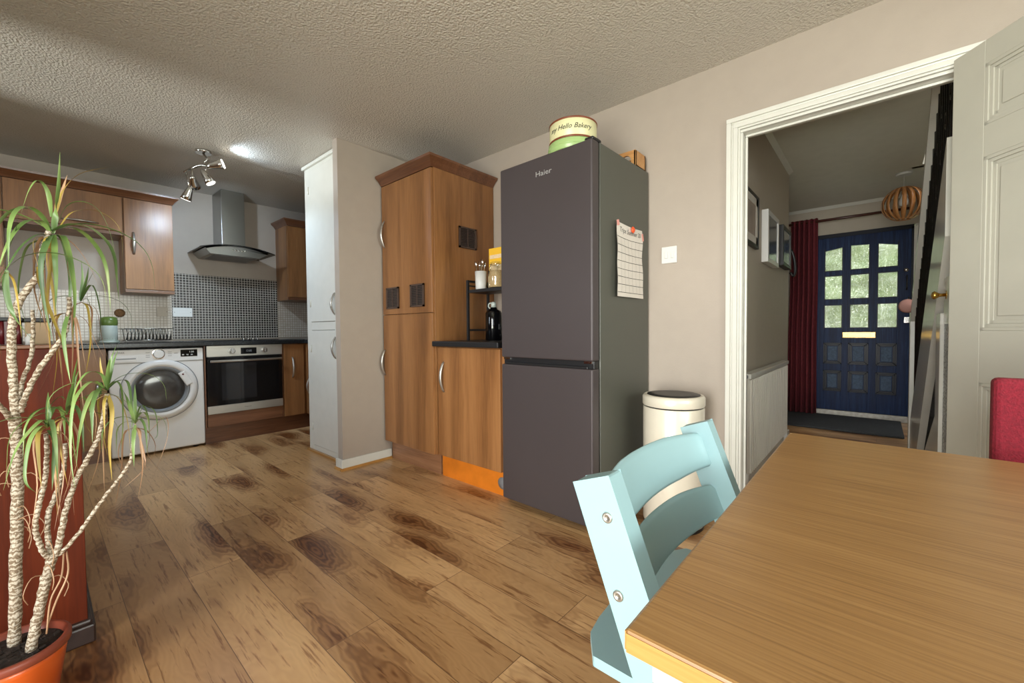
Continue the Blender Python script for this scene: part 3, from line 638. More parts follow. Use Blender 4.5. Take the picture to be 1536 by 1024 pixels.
# extractor hood
t = thing('extractor_hood', (1.28, 4.75, 1.70), 'stainless steel chimney extractor hood with curved glass canopy', 'hood')
B().box(1.187, 1.38, 4.68, KY-.003, 1.80, CZ-.002).build('chimney', M['darksteel'], t, bevel=.002)
b = B(); n = 24; prof = []
for i in range(n+1):
    u = i/n*2-1; prof.append((1.28+.305*u, 1.802-.048*u*u))
poly = prof+[(x, z-.007) for x, z in prof[::-1]]
b.prism(poly, 'y', 4.50, KY-.003); b.build('glass_canopy', M['blackgl'], t)
b = B(); n = 20; poly = [(1.02, 1.755)]+[(1.28+.25*(i/n*2-1), 1.792-.045*(i/n*2-1)**2) for i in range(n+1)]+[(1.54, 1.755), (1.46, 1.705), (1.06, 1.705)]
b.prism(poly, 'y', 4.535, KY-.004); b.build('canopy_box', M['darksteel'], t, bevel=.002)
for i in range(5): B().lathe([(.0, -.003), (.0065, -.003), (.0065, 0)], (1.235+i*.025, 4.535, 1.757), 12, axis='y', caps=False).build('button', M['chrome'], t)
B().box(1.1, 1.44, 4.58, 4.90, 1.702, 1.7055).build('grease_filter', M['grey'], t)

# worktop, hob
B().box(-1.39, 2.352, 4.40, KY-.009, .872, .915).build('worktop', M['granite'], label='long black speckled worktop above the washing machine and oven', cat='worktop', bevel=.008, seg=3)
t = thing('ceramic_hob', (1.28, 4.68, .915), 'black glass hob set into the long worktop under the hood', 'hob')
B().box(1.0, 1.58, 4.45, 4.92, .9155, .921).build('glass_plate', M['hob'], t, bevel=.001)
for i in range(4): B().lathe([(.014, 0), (.016, .002), (.014, .012), (0, .013)], (1.40+i*.042, 4.87, .921), 16).build('knob', M['chrome'], t)
t = thing('electric_socket', (.92, KY, 1.14), 'white double blanking plate on the dark mosaic tiles', 'socket')
B().box(.850, .997, KY-.022, KY-.0115, 1.14, 1.226).build('plate', M['wplastic'], t, bevel=.002)
for x in (.863, .984): B().lathe([(0, -.001), (.003, -.001), (.003, 0)], (x, KY-.0215, 1.183), 10, axis='y', caps=False).build('screw', M['black'], t)
PLATEM = plain('stone_plastic', (186, 174, 158), .4)
t = thing('electric_socket', (.77, KY, 1.14), 'cream plate on the pale mosaic tiles left of the dark tiles', 'socket')
B().box(.735, .815, KY-.018, KY-.0085, 1.142, 1.228).build('plate', PLATEM, t, bevel=.002)
B().lathe([(0, -.001), (.003, -.001), (.003, 0)], (.807, KY-.0175, 1.185), 10, axis='y', caps=False).build('screw', M['black'], t)

t = thing('scrubbing_brush', (.488, KY, 1.13), 'round tan scrubbing brush held on the tiles above the caddy', 'brush')
B().lathe([(0, -.045), (.022, -.042), (.034, -.03), (.036, -.015), (.03, -.008), (0, -.008)], (.488, KY, 1.166), 28, axis='y', caps=False).build('bristles', M['bristle'], t)
B().tube([(.488, KY-.0125, 1.16), (.46, KY-.0125, 1.10)], .003, 8).build('stem', M['chrome'], t)
# compost caddy
t = thing('countertop_caddy', (.40, 4.76, .915), 'white and moss-green food caddy on the worktop behind the plant', 'caddy')
c = (.402, 4.76, .915)
B().lathe([(.058, 0), (.062, .003), (.062, .014), (.05, .016)], c, 40).build('base_tray', M['greylight'], t)
B().lathe([(.047, .016), (.051, .02), (.051, .135), (.049, .14)], c, 40).build('bucket', M['greylight'], t)
B().lathe([(.05, .14), (.054, .15), (.054, .185), (.046, .205), (.03, .212), (0, .214)], c, 40, caps=False).build('lid', M['green'], t)
for i in range(5):
    a = -2.2+i*.3; B().lathe([(0, -.0006), (.003, 0)], (c[0]+.0505*math.cos(a), c[1]+.0505*math.sin(a), c[2]+.032), 8, axis='y', caps=False).build('vent_hole', M['black'], t)
# dish rack
t = thing('dish_rack', (.63, 4.76, .915), 'empty chrome wire dish rack on the worktop', 'rack')
b = B(); x0, x1, y0, y1 = .475, .80, 4.64, 4.88
for z, e in ((.93, .02), (1.028, 0)):
    b.tube([(x0+e, y0+e, z), (x1-e, y0+e, z), (x1-e, y1-e, z), (x0+e, y1-e, z), (x0+e, y0+e, z)], .0035, 6)
b.build('rim_wire', M['darksteel'], t)
for i in range(13):
    x = x0+.02+i*(x1-x0-.04)/12
    B().tube([(x, y0, 1.028), (x+.006, y0+.02, .93), (x+.006, 4.72, .925), (x+.02, 4.735, 1.0), (x+.006, 4.755, .925), (x+.006, y1-.02, .93), (x, y1, 1.028)], .0028, 5).build('plate_divider', M['darksteel'], t)

# washing machine
t = thing('washing_machine', (.663, 4.7, 0), 'white front loading washing machine under the black worktop', 'washing machine')
x0, x1, zt = .363, .962, .861
B().box(x0, x1, YF, 4.93, .02, zt).build('body', M['white'], t, bevel=.012, seg=3)
for x in (x0+.06, x1-.06): 
    for y in (YF+.06, 4.87): B().lathe([(.02, 0), (.02, .022)], (x, y, 0), 12).build('foot', M['black'], t)
B().box(x0+.004, x1-.004, YF-.006, YF, .755, .857).build('control_panel', M['white'], t, bevel=.006)
B().box(x0+.004, x1-.004, YF-.002, YF+.002, .7505, .7535).build('panel_seam', M['grey'], t)
B().box(.803, .918, YF-.008, YF-.006, .79, .848).build('display', M['blackgl'], t)
l = B()
for i in range(3): lettering(l, '888', .014, lambda v, i=i: Vector((.812+i*.03+v.x*.7, YF-.0085-v.z, .80+v.y)))
lettering(l, '1:30', .02, lambda v: Vector((.86+v.x, YF-.0085-v.z, .822+v.y))); l.build('display_digits', M['silver'], t)
d_ = B().lathe([(.03, -.016), (.034, -.012), (.036, 0)], (.66, YF-.006, .818), 32, axis='y').build('dial', M['white'], t, bevel=.001)
B().lathe([(.036, -.001), (.042, 0)], (.66, YF-.006, .818), 32, axis='y', caps=False).build('dial_ring', M['chrome'], t)
b = B().box(.395, .53, YF-.009, YF-.006, .765, .806); b.build('detergent_drawer', M['white'], t, bevel=.004)
B().box(.405, .52, YF-.0095, YF-.0085, .784, .792).build('drawer_slot', M['grey'], t)
l = B(); lettering(l, 'HOOVER', .017, lambda v: Vector((.385+v.x, YF-.007-v.z, .831+v.y)))
for i, (x, z) in enumerate(((.58, .83), (.58, .81), (.72, .83), (.72, .815), (.72, .80), (.76, .82), (.58, .795))): l.box(x, x+.025, YF-.007, YF-.0062, z, z+.003)
l.build('printed_marks', M['inkgrey'], t)
dz, dx = .527, .670
d_ = B().lathe([(.244, 0), (.245, -.008), (.236, -.02), (.215, -.027), (.196, -.026), (.188, -.018)], (dx, YF-.001, dz), 72, axis='y', caps=False).build('door', M['white'], t)
B().lathe([(.246, .0), (.251, -.002), (.2515, .0)], (dx, YF-.0005, dz), 72, axis='y', caps=False).build('door_gap', M['grey'], d_)
B().lathe([(.188, -.022), (.182, -.024), (.168, -.016), (.16, -.006), (.16, -.002)], (dx-.004, YF-.001, dz), 64, axis='y', caps=False).build('seal_ring', M['grey'], d_)
B().lathe([(0, -.022), (.06, -.021), (.11, -.017), (.145, -.009), (.162, .0)], (dx-.004, YF-.004, dz), 64, axis='y', caps=False).build('porthole', M['drumglass'], d_)
b = B(); ang = math.radians(28); pc = Vector((dx+.18*math.cos(ang), YF-.024, dz+.17*math.sin(ang)))
b.obox(pc, (math.sin(ang), 0, -math.cos(ang)), (0, 1, 0), (math.cos(ang), 0, math.sin(ang)), .062, .008, .026); b.build('door_grip', M['white'], d_, bevel=.0075, seg=4)
B().lathe([(0, -.002), (.007, -.001), (.007, 0)], (pc.x-.018, YF-.0325, pc.z+.035), 14, axis='y', caps=False).build('door_mark', M['maroon'], d_)
B().box(.36, .372, YF-.001, YF, .02, .15)

# oven, housing
t = thing('built_in_oven', (1.29, 4.7, .255), 'built-in stainless steel and black glass oven right of the washer', 'oven')
x0, x1 = .982, 1.598
B().box(x0+.015, x1-.015, YF, 4.9, .262, .868).build('oven_body', M['black'], t)
B().box(x0, x1, YF-.012, YF, .774, .872).build('control_panel', M['steel'], t, bevel=.002)
B().box(1.244, 1.374, YF-.0135, YF-.012, .79, .848).build('display', M['blackgl'], t)
l = B(); lettering(l, '12:05', .028, lambda v: Vector((1.285+v.x*.8, YF-.014-v.z, .81+v.y))); l.build('display_digits', M['grey'], t)
for x in (1.172, 1.44):
    k_ = B().lathe([(.018, -.03), (.021, -.026), (.022, 0)], (x, YF-.0125, .822), 28, axis='y').build('knob', M['chrome'], t)
    B().lathe([(.028, -.0005), (.032, .0005)], (x, YF-.012, .822), 28, axis='y', caps=False).build('knob_scale', M['grey'], k_)
    B().box(x-.002, x+.002, YF-.0445, YF-.042, .805, .84).build('knob_pointer', M['silver'], k_)
d_ = B().box(x0, x1, YF-.012, YF, .338, .768).build('door_glass', M['blackgl'], t, bevel=.002)
B().box(1.09, 1.37, YF-.0128, YF-.0122, .38, .71).build('inner_window', M['darkglass'], d_)
B().box(x0, x1, YF-.012, YF, .265, .337).build('lower_strip', M['steel'], t, bevel=.002)
l = B(); lettering(l, 'Hotpoint', .015, lambda v: Vector((1.265+v.x, YF-.0125-v.z, .297+v.y))); l.build('logo', M['inkgrey'], t)
b = B(); b.box(1.0, 1.588, YF-.055, YF-.035, .725, .745); b.build('handle', M['chrome'], t, bevel=.004)
for x in (1.03, 1.56): B().box(x-.008, x+.008, YF-.04, YF-.01, .728, .742).build('handle_bracket', M['steel'], t)
B().box(.968, 1.61, YF+.03, 4.9, .15, .26).box(.968, .98, YF+.004, 4.9, .155, .87).box(1.600, 1.610, YF+.004, 4.9, .155, .87)
b = B().box(x0, x1, YF, YF+.018, .152, .262).box(.966, .978, YF+.005, 4.92, 0.15, .871).box(1.601, 1.611, YF+.005, 4.92, .15, .871).box(.98, 1.6, YF+.03, 4.9, .24, .26)
b.build('oven_housing', M['cabx'], label='walnut oven housing with a plain panel below the oven', cat='cabinet', bevel=.001)
t = thing('base_cabinet', (1.71, 4.7, 0), 'narrow walnut base cabinet right of the oven with upright handle', 'cabinet')
B().box(1.615, 2.34, YF+.019, 4.92, .15, .87).build('body', M['cabinet'], t)
dr = B().box(1.615, 1.81, YF, YF+.018, .15, .868).build('door', M['cabinet'], t, bevel=.0015); handle(dr, (1.70, YF, .635), (0, 0, 1), (0, -1, 0), .2)
t = thing('base_cabinet', (2.1, 4.0, 0), 'walnut corner base cabinet beside the white cupboard', 'cabinet')
B().box(1.848, 2.34, 3.62, YF+.017, .15, .87).build('body', M['cabinet'], t)
B().box(1.83, 1.847, 4.385, YF-.003, .15, .868).build('corner_post', M['cabinet'], t)
dr = B().box(1.83, 1.847, 3.75, 4.38, .15, .868).build('door', M['cabinet'], t, bevel=.0015); handle(dr, (1.83, 4.34, .44), (0, 0, 1), (-1, 0, 0), .18)
B().box(1.80, 2.352, 3.605, 4.398, .872, .915).build('worktop', M['granite'], label='black worktop return mostly hidden behind the white cupboard', cat='worktop', bevel=.006)
B().box(.97, 1.88, YF+.04, YF+.055, 0, .148).box(1.88, 1.895, 3.61, YF+.055, 0, .148).build('kickboard', M['cabx'], label='walnut kickboard running under the oven and corner cabinets', cat='kickboard')
t = thing('base_cabinet', (.0, 4.7, 0), 'walnut base cabinet left of the washing machine', 'cabinet')
B().box(-1.38, .352, YF+.019, 4.92, .11, .87).build('body', M['cabinet'], t)
for a, c in ((-.32, .182), (.186, .35)): dr = B().box(a, c, YF, YF+.018, .15, .868).build('door', M['cabinet'], t, bevel=.0015)
handle(dr, (.298, YF, .52), (0, 0, 1), (0, -1, 0), .17)
B().box(-1.38, .352, YF+.04, YF+.055, 0, .112).build('plinth', M['cabx'], t)
# black kettle shape at the right end of the worktop
b = B().lathe([(.04, 0), (.045, .004), (.042, .09), (.03, .12)], (2.16, 4.80, .915), 24); b.build('canister', M['black'], label='small black canister at the worktop end by the cupboard', cat='canister')

# ---------------------------------------------------------------- spotlight bar on the kitchen ceiling
t = thing('ceiling_spotlight', (.86, 3.8, CZ), 'chrome ceiling spotlight bar with four adjustable lamps', 'light')
base = Vector((.86, 3.80, CZ))
B().lathe([(.05, -.02), (.05, -.001)], base, 28).build('ceiling_rose', M['chrome'], t)
B().tube([base+Vector((0, 0, -.02)), base+Vector((.02, -.02, -.06)), base+Vector((0, -.01, -.10))], .007, 8).build('stem', M['chrome'], t)
barp = smooth_path([(.97, 3.70, 2.245), (.90, 3.76, 2.225), (.85, 3.80, 2.235), (.80, 3.86, 2.215), (.77, 3.94, 2.20)], 5)
B().tube(barp, .009, 10).build('bar', M['chrome'], t)
heads = [((.885, 3.70, 2.215), (.80, -.42, .28), True), ((.86, 3.78, 2.17), (.45, -.2, -.85), False), ((.80, 3.84, 2.13), (.30, .70, -.45), False), ((.79, 3.90, 2.06), (-.25, .35, -.9), False)]
for p, d, on in heads:
    p = Vector(p); d = Vector(d).normalized(); q = p+d*.075
    h = B().tube([p-d*.03, p-d*.02, p, p+d*.045, q], [.008, .018, .022, .03, .036], 20).build('lamp_head', M['chrome'], t)
    B().tube([p-d*.01, min(barp, key=lambda z: (z-p).length)], .006, 8).build('lamp_arm', M['chrome'], h)
    B().tube([q-d*.002, q+d*.004], [.033, .030], 20).build('lamp_face', M['lampon' if on else 'lamplow'], h)
    sd = bpy.data.lights.new('spot_lamp', 'SPOT'); sd.energy = 6 if on else 30; sd.spot_size = math.radians(115); sd.spot_blend = .6; sd.color = (.62, .80, 1.0); sd.shadow_soft_size = .03
    so = bpy.data.objects.new('spot_lamp', sd); COL.objects.link(so); so.location = q+d*.02
    so.rotation_euler = d.to_track_quat('-Z', 'Y').to_euler()

# ---------------------------------------------------------------- peninsula at the left
t = thing('peninsula_cabinet', (-.4, 2.5, 0), 'red-brown varnished peninsula cabinet behind the potted plant', 'cabinet')
B().box(-1.0, .088, 1.9, 2.9, .07, .945).build('body', M['mahog'], t, bevel=.002)
B().box(-1.0, .105, 1.882, 2.91, 0, .06).box(-1.0, .098, 1.888, 2.9, .06, .075).build('plinth', M['darkbase'], t, bevel=.006)
B().box(-1.0, .092, 1.895, 2.9, .946, .957).build('top', M['cabx'], t, bevel=.002)
t = thing('bread_bin', (-.1, 2.12, .957), 'maroon ribbed box with black lid on the red-brown cabinet', 'box')
b = B(); b.box(-.30, -.03, 2.05, 2.30, .957, 1.03)
for i in range(16): b.tube([(-.29+i*.017, 2.05, .958), (-.29+i*.017, 2.05, 1.03)], .006, 6)
b.build('box_body', M['maroon'], t); B().box(-.305, -.025, 2.04, 2.305, 1.031, 1.043).build('lid', M['black'], t, bevel=.002)
t = thing('storage_tub', (.0, 2.12, .957), 'beige lidded tub beside the maroon box behind the plant', 'box')
B().box(-.022, .032, 2.05, 2.25, .957, 1.028).build('tub_body', M['cloth_beige'], t, bevel=.003); B().box(-.024, .036, 2.045, 2.255, 1.029, 1.042).build('lid', M['black'], t, bevel=.002)
b = B().lathe([(.010, 0), (.011, .02), (.006, .027), (.006, .034)], (-.012, 2.0, .957), 16); b.build('salt_pot', M['wplastic'], label='tiny white pot in front of the maroon and beige boxes', cat='pot')

# ---------------------------------------------------------------- plant
PC = Vector((-.058, 1.632, 0))
t = thing('potted_dragon_tree', tuple(PC), 'tall branching dragon tree with drooping leaves in an orange pot', 'plant')
B().lathe([(.062, 0), (.068, .005), (.094, .165), (.097, .183)], PC, 56).build('pot', M['terracotta'], t, label='orange glazed pot')
B().lathe([(.098, .182), (.103, .185), (.103, .2), (.098, .204), (.09, .203), (.088, .17)], PC, 56, caps=False).build('pot_rim', M['rimmat'], t)
b = B(); b.lathe([(0, .188), (.05, .190), (.089, .186)], PC, 40, caps=False)
for i in range(60):
    a = random.uniform(0, 2*PI); r = random.uniform(0, .08); b.obox(PC+Vector((r*math.cos(a), r*math.sin(a), .189)), (1, random.random(), 0), (-random.random(), 1, .3), (0, .2, 1), .006, .004, .004)
b.build('soil', M['soil'], t)
def pth(pts): return [at(u, v, y) for u, v, y in pts]
def trunk(pts, r0, r1, name='stem'):
    P = smooth_path(pth(pts), 7); n = len(P); P = [p+Vector((random.uniform(-1, 1), random.uniform(-1, 1), 0))*.0012 for p in P]
    rs = [.66*(r0+(r1-r0)*i/(n-1))*(1+.07*math.sin(i*2.4)+random.uniform(-.04, .04)) for i in range(n)]
    return B().tube(P, rs, 12).build(name, M['bark'], t)
trunk([(22, 972, 1.66), (24, 860, 1.655), (26, 760, 1.65), (25, 690, 1.65), (23, 625, 1.645)], .018, .0165)
trunk([(24, 640, 1.645), (19, 560, 1.63), (17, 500, 1.62), (26, 460, 1.615), (44, 430, 1.61), (60, 408, 1.605), (63, 380, 1.60), (74, 345, 1.60)], .0135, .0085, 'branch')
trunk([(20, 632, 1.645), (8, 618, 1.60), (-6, 600, 1.56), (-20, 560, 1.52)], .010, .007, 'branch')
trunk([(27, 618, 1.645), (33, 575, 1.67), (45, 540, 1.70), (50, 500, 1.72), (49, 465, 1.74)], .008, .006, 'branch')
trunk([(30, 618, 1.645), (38, 595, 1.62), (55, 560, 1.60), (80, 525, 1.58), (97, 500, 1.57), (103, 470, 1.57), (104, 445, 1.57)], .010, .007, 'branch')
trunk([(46, 976, 1.60), (58, 920, 1.60), (70, 865, 1.60), (80, 832, 1.60)], .0165, .0155)
trunk([(74, 838, 1.60), (62, 822, 1.59), (53, 792, 1.58), (58, 760, 1.57), (68, 720, 1.56), (70, 690, 1.56), (70, 650, 1.56)], .009, .007, 'branch')
trunk([(78, 834, 1.60), (73, 815, 1.61), (72, 775, 1.63), (82, 745, 1.64), (95, 705, 1.65), (98, 665, 1.65)], .0095, .007, 'branch')
trunk([(84, 834, 1.60), (92, 800, 1.59), (99, 765, 1.58), (112, 725, 1.57), (133, 685, 1.56), (148, 655, 1.55), (156, 620, 1.54), (160, 590, 1.54)], .0105, .0075, 'branch')
trunk([(88, 832, 1.60), (105, 815, 1.59), (125, 790, 1.58), (150, 755, 1.57), (180, 715, 1.56), (196, 690, 1.55), (200, 660, 1.54)], .0075, .006, 'branch')
def leaf(b, P, w, mi):
    n = len(P); vs = []; prev = None
    for i, p in enumerate(P):
        t_ = (P[min(i+1, n-1)]-P[max(i-1, 0)]).normalized(); f = i/(n-1)
        side = t_.cross(Vector((0, 0, 1)))
        if side.length < .25: side = prev if prev is not None else Vector((1, -.3, 0))
        side.normalize()
        if prev is not None: side = (side*.35+prev*.65).normalized()
        prev = side; nrm = side.cross(t_).normalized()
        ww = w*min(1, .45+f*3)*max(.04, (1-f**2.2))
        vs += [p-side*ww/2+nrm*ww*.14, p, p+side*ww/2+nrm*ww*.14]
    fs = []
    for i in range(n-1):
        fs += [(3*i, 3*i+1, 3*i+4, 3*i+3), (3*i+1, 3*i+2, 3*i+5, 3*i+4)]
    b.add(vs, fs, mi, True)
LM = [M['leaf'], M['leafd'], M['leafy'], M['leafb']]
def crown(c, traced, nrand, Lr, drop, wr=(.007, .013), dry=5, seed=1, upn=3):
    random.seed(seed); c = at(*c); b = B()
    for pts, w, mi in traced: leaf(b, smooth_path([at(*p) for p in pts], 6), w, mi)
    for i in range(nrand):
        a = 2*PI*i/nrand+random.uniform(-.35, .35); L = random.uniform(*Lr); e = random.uniform(.3, 1.1)
        d = Vector((math.cos(a), math.sin(a), 0)); P = [c.copy()]; ang = e; st = L/9
        for k in range(9):
            P.append(P[-1]+(d*math.cos(ang)+Vector((0, 0, 1))*math.sin(ang))*st); ang -= drop*random.uniform(.75, 1.2); ang = max(ang, -1.5)
        leaf(b, smooth_path(P, 2), random.uniform(*wr), random.choice((0, 0, 0, 1, 1)))
    for i in range(upn):
        a = random.uniform(0, 2*PI); tip = c+Vector((math.cos(a)*.03, math.sin(a)*.03, random.uniform(.07, .13))); leaf(b, smooth_path([c, (c+tip)/2+Vector((0, 0, .01)), tip], 4), .009, 0)
    for i in range(dry):
        a = random.uniform(0, 2*PI); L = random.uniform(.12, .3); o = Vector((math.cos(a), math.sin(a), 0))
        P = [c-Vector((0, 0, .01)), c+o*.03-Vector((0, 0, .03)), c+o*random.uniform(.02, .05)-Vector((0, 0, L*.55)), c+o*random.uniform(.0, .07)-Vector((0, 0, L))]
        leaf(b, smooth_path(P, 4), random.uniform(.004, .008), random.choice((2, 3, 3)))
    return b.build('leaf_crown', LM, t)
Y = 1.60
crown((76, 348, Y), [
 ([(80, 350, Y), (84, 320, Y-.01), (88, 280, Y-.03), (90, 228, Y-.05)], .013, 0),
 ([(82, 325, Y), (92, 292, Y), (118, 262, Y), (166, 250, Y-.02)], .010, 2),
 ([(84, 320, Y), (94, 285, Y+.04), (101, 262, Y+.06)], .008, 3),
 ([(84, 342, Y), (100, 310, Y), (125, 303, Y-.01), (150, 318, Y-.02), (168, 360, Y-.02), (178, 425, Y-.01)], .010, 0),
 ([(86, 345, Y), (110, 318, Y+.03), (150, 318, Y+.05), (180, 345, Y+.06), (184, 400, Y+.06)], .006, 2),
 ([(77, 325, Y), (72, 290, Y-.02), (58, 271, Y-.03), (44, 285, Y-.04), (30, 325, Y-.04)], .010, 0),
 ([(76, 350, Y), (60, 332, Y-.03), (35, 335, Y-.08), (12, 365, Y-.12), (-8, 420, Y-.14)], .014, 0),
 ([(76, 356, Y), (58, 352, Y-.01), (34, 368, Y-.03), (12, 400, Y-.05), (-8, 440, Y-.06)], .010, 1),
 ([(86, 352, Y), (96, 358, Y-.03), (106, 395, Y-.05), (112, 450, Y-.06), (108, 512, Y-.05)], .014, 0),
 ([(84, 352, Y), (94, 362, Y+.02), (104, 410, Y+.03), (104, 470, Y+.03), (103, 500, Y+.03)], .011, 1),
 ([(78, 352, Y), (68, 370, Y-.04), (62, 400, Y-.05), (66, 450, Y-.05), (80, 515, Y-.04)], .014, 1),
 ([(82, 352, Y), (82, 380, Y-.05), (84, 420, Y-.05), (83, 470, Y-.04)], .012, 0),
 ([(80, 352, Y), (76, 400, Y+.02), (70, 450, Y+.03), (74, 500, Y+.02), (76, 535, Y+.02)], .008, 2),
 ([(78, 352, Y), (72, 390, Y+.05), (80, 440, Y+.04), (86, 500, Y+.02), (92, 560, Y)], .007, 2),
 ([(76, 352, Y), (62, 360, Y+.03), (44, 368, Y+.04), (34, 390, Y+.05), (28, 440, Y+.05), (40, 490, Y+.04)], .010, 1),
 ([(76, 352, Y), (50, 380, Y+.0), (60, 430, Y), (80, 470, Y), (95, 510, Y), (100, 545, Y)], .007, 3),
 ([(56, 400, Y), (62, 430, Y-.03), (76, 470, Y-.04), (92, 510, Y-.04), (102, 545, Y-.03)], .010, 2),
 ([(88, 350, Y), (112, 368, Y+.02), (132, 395, Y+.03), (148, 428, Y+.04)], .004, 3),
], 6, (.25, .4), .34, (.010, .016), dry=10, seed=3, upn=0)
crown((12, 402, 1.5), [([(10, 405, 1.5), (8, 430, 1.5), (18, 470, 1.5), (40, 500, 1.5), (62, 520, 1.5)], .012, 1), ([(2, 400, 1.5), (15, 370, 1.5), (24, 345, 1.5), (27, 320, 1.5)], .009, 1), ([(5, 405, 1.5), (-5, 430, 1.5), (-4, 480, 1.5), (3, 540, 1.5)], .011, 0)], 2, (.2, .3), .35, dry=2, seed=5, upn=0)
crown((122, 448, 1.72), [([(120, 450, 1.72), (124, 420, 1.72), (122, 390, 1.72)], .008, 1), ([(121, 450, 1.72), (130, 420, 1.70), (133, 400, 1.70)], .008, 1), ([(120, 452, 1.72), (134, 420, 1.72), (142, 405, 1.72)], .008, 1), ([(121, 452, 1.72), (138, 428, 1.70), (150, 470, 1.70), (148, 520, 1.70)], .010, 1), ([(121, 452, 1.72), (132, 450, 1.72), (138, 490, 1.72), (132, 545, 1.72)], .009, 1)], 2, (.15, .2), .34, dry=4, seed=8, upn=0)
crown((104, 462, 1.57), [([(104, 465, 1.57), (96, 500, 1.55), (100, 540, 1.54), (106, 575, 1.54)], .010, 0)], 0, (.15, .2), .3, dry=7, seed=9, upn=0)
crown((160, 585, 1.54), [
 ([(160, 585, 1.54), (152, 562, 1.53), (130, 560, 1.51), (112, 590, 1.50), (108, 640, 1.49), (118, 715, 1.48)], .010, 0),
 ([(160, 585, 1.54), (140, 572, 1.50), (118, 590, 1.46), (108, 620, 1.44), (106, 680, 1.42), (112, 730, 1.41)], .010, 0),
 ([(160, 587, 1.54), (142, 588, 1.52), (128, 615, 1.50), (118, 660, 1.49), (115, 695, 1.48)], .013, 0),
 ([(160, 585, 1.54), (172, 572, 1.53), (182, 585, 1.52), (184, 640, 1.51), (180, 680, 1.5)], .009, 0),
 ([(160, 585, 1.54), (176, 572, 1.56), (192, 575, 1.58), (198, 620, 1.6), (197, 655, 1.6)], .010, 1),
 ([(162, 590, 1.54), (168, 620, 1.51), (164, 670, 1.50), (168, 720, 1.50)], .010, 2),
 ([(160, 585, 1.54), (152, 555, 1.54), (150, 535, 1.54)], .006, 2), ([(161, 585, 1.54), (163, 558, 1.54), (165, 540, 1.53)], .009, 0), ([(162, 575, 1.54), (168, 535, 1.53), (186, 498, 1.52)], .006, 0)],
 4, (.16, .24), .38, dry=7, seed=11, upn=2)
crown((72, 640, 1.56), [
 ([(72, 640, 1.56), (64, 630, 1.55), (42, 650, 1.52), (22, 680, 1.5), (5, 735, 1.49)], .012, 0),
 ([(72, 640, 1.56), (60, 640, 1.53), (44, 665, 1.5), (38, 720, 1.48), (55, 740, 1.47)], .011, 0),
 ([(72, 640, 1.56), (76, 610, 1.55), (90, 595, 1.54), (98, 600, 1.53)], .010, 1), ([(72, 645, 1.56), (82, 660, 1.53), (80, 700, 1.52), (78, 735, 1.51)], .011, 1),
 ([(72, 640, 1.56), (58, 650, 1.52), (58, 690, 1.5), (62, 730, 1.49)], .010, 2), ([(72, 642, 1.56), (92, 625, 1.55), (108, 650, 1.54), (112, 700, 1.53)], .010, 0)],
 4, (.16, .24), .38, dry=6, seed=13, upn=1)
crown((100, 620, 1.62), [([(100, 622, 1.62), (108, 590, 1.6), (112, 560, 1.58), (118, 530, 1.56)], .008, 0)], 6, (.15, .24), .38, dry=5, seed=17, upn=2)
crown((203, 635, 1.54), [
 ([(203, 635, 1.54), (212, 608, 1.53), (222, 625, 1.52), (224, 655, 1.52)], .008, 1),
 ([(203, 635, 1.54), (216, 610, 1.54), (232, 618, 1.55), (236, 650, 1.55), (230, 660, 1.55)], .007, 1),
 ([(203, 637, 1.54), (200, 665, 1.52), (201, 700, 1.52)], .010, 0), ([(203, 635, 1.54), (220, 650, 1.54), (248, 625, 1.56), (250, 660, 1.57), (222, 735, 1.56)], .0035, 3), ([(203, 635, 1.54), (216, 680, 1.54), (214, 705, 1.53), (178, 738, 1.53)], .004, 3)],
 5, (.09, .15), .42, (.005, .009), dry=6, seed=21, upn=2)
b = B(); random.seed(4)
for i in range(15):
    base_ = random.choice([(24, 700+i*9, 1.645), (66, 790+i*6, 1.60), (24, 650+i*10, 1.645)]); a = random.uniform(0, 2*PI); p = at(*base_); o = Vector((math.cos(a), math.sin(a)*.6-.4, 0))
    b.tube(smooth_path([p, p+o*.03+Vector((0, 0, .01)), p+o*.05-Vector((0, 0, .02)), p+o*.04-Vector((0, 0, .05))], 3), .0012, 4)
b.tube(smooth_path([at(100, 826, 1.6), at(102, 860, 1.56), at(85, 900, 1.55), at(72, 935, 1.56)], 5), .0022, 5); b.tube(smooth_path([at(96, 826, 1.6), at(92, 865, 1.56), at(76, 900, 1.55), at(70, 950, 1.56)], 5), .002, 5)
b.build('aerial_root', M['leafb'], t)

# ---------------------------------------------------------------- oak table
TZ = .73
t = thing('dining_table', (.78, -.24, 0), 'light oak topped dining table with white base in the right foreground', 'table')
B().box(.331, 1.232, -.98, .163, TZ-.021, TZ).build('tabletop', M['table'], t, bevel=.003)
b = B(); b.box(.3302, .3316, -.978, .161, TZ-.0195, TZ-.003); b.box(.333, 1.23, .1622, .1636, TZ-.0195, TZ-.003); b.build('edge_band', M['tableedge'], t)
B().box(.352, 1.21, -.96, .138, TZ-.10, TZ-.022).build('apron', M['tleg'], t, bevel=.002)
for x in (.345, 1.155):
    for y in (-.965, .085): B().box(x, x+.06, y, y+.06, 0, TZ-.022).build('leg', M['tleg'], t, bevel=.003)

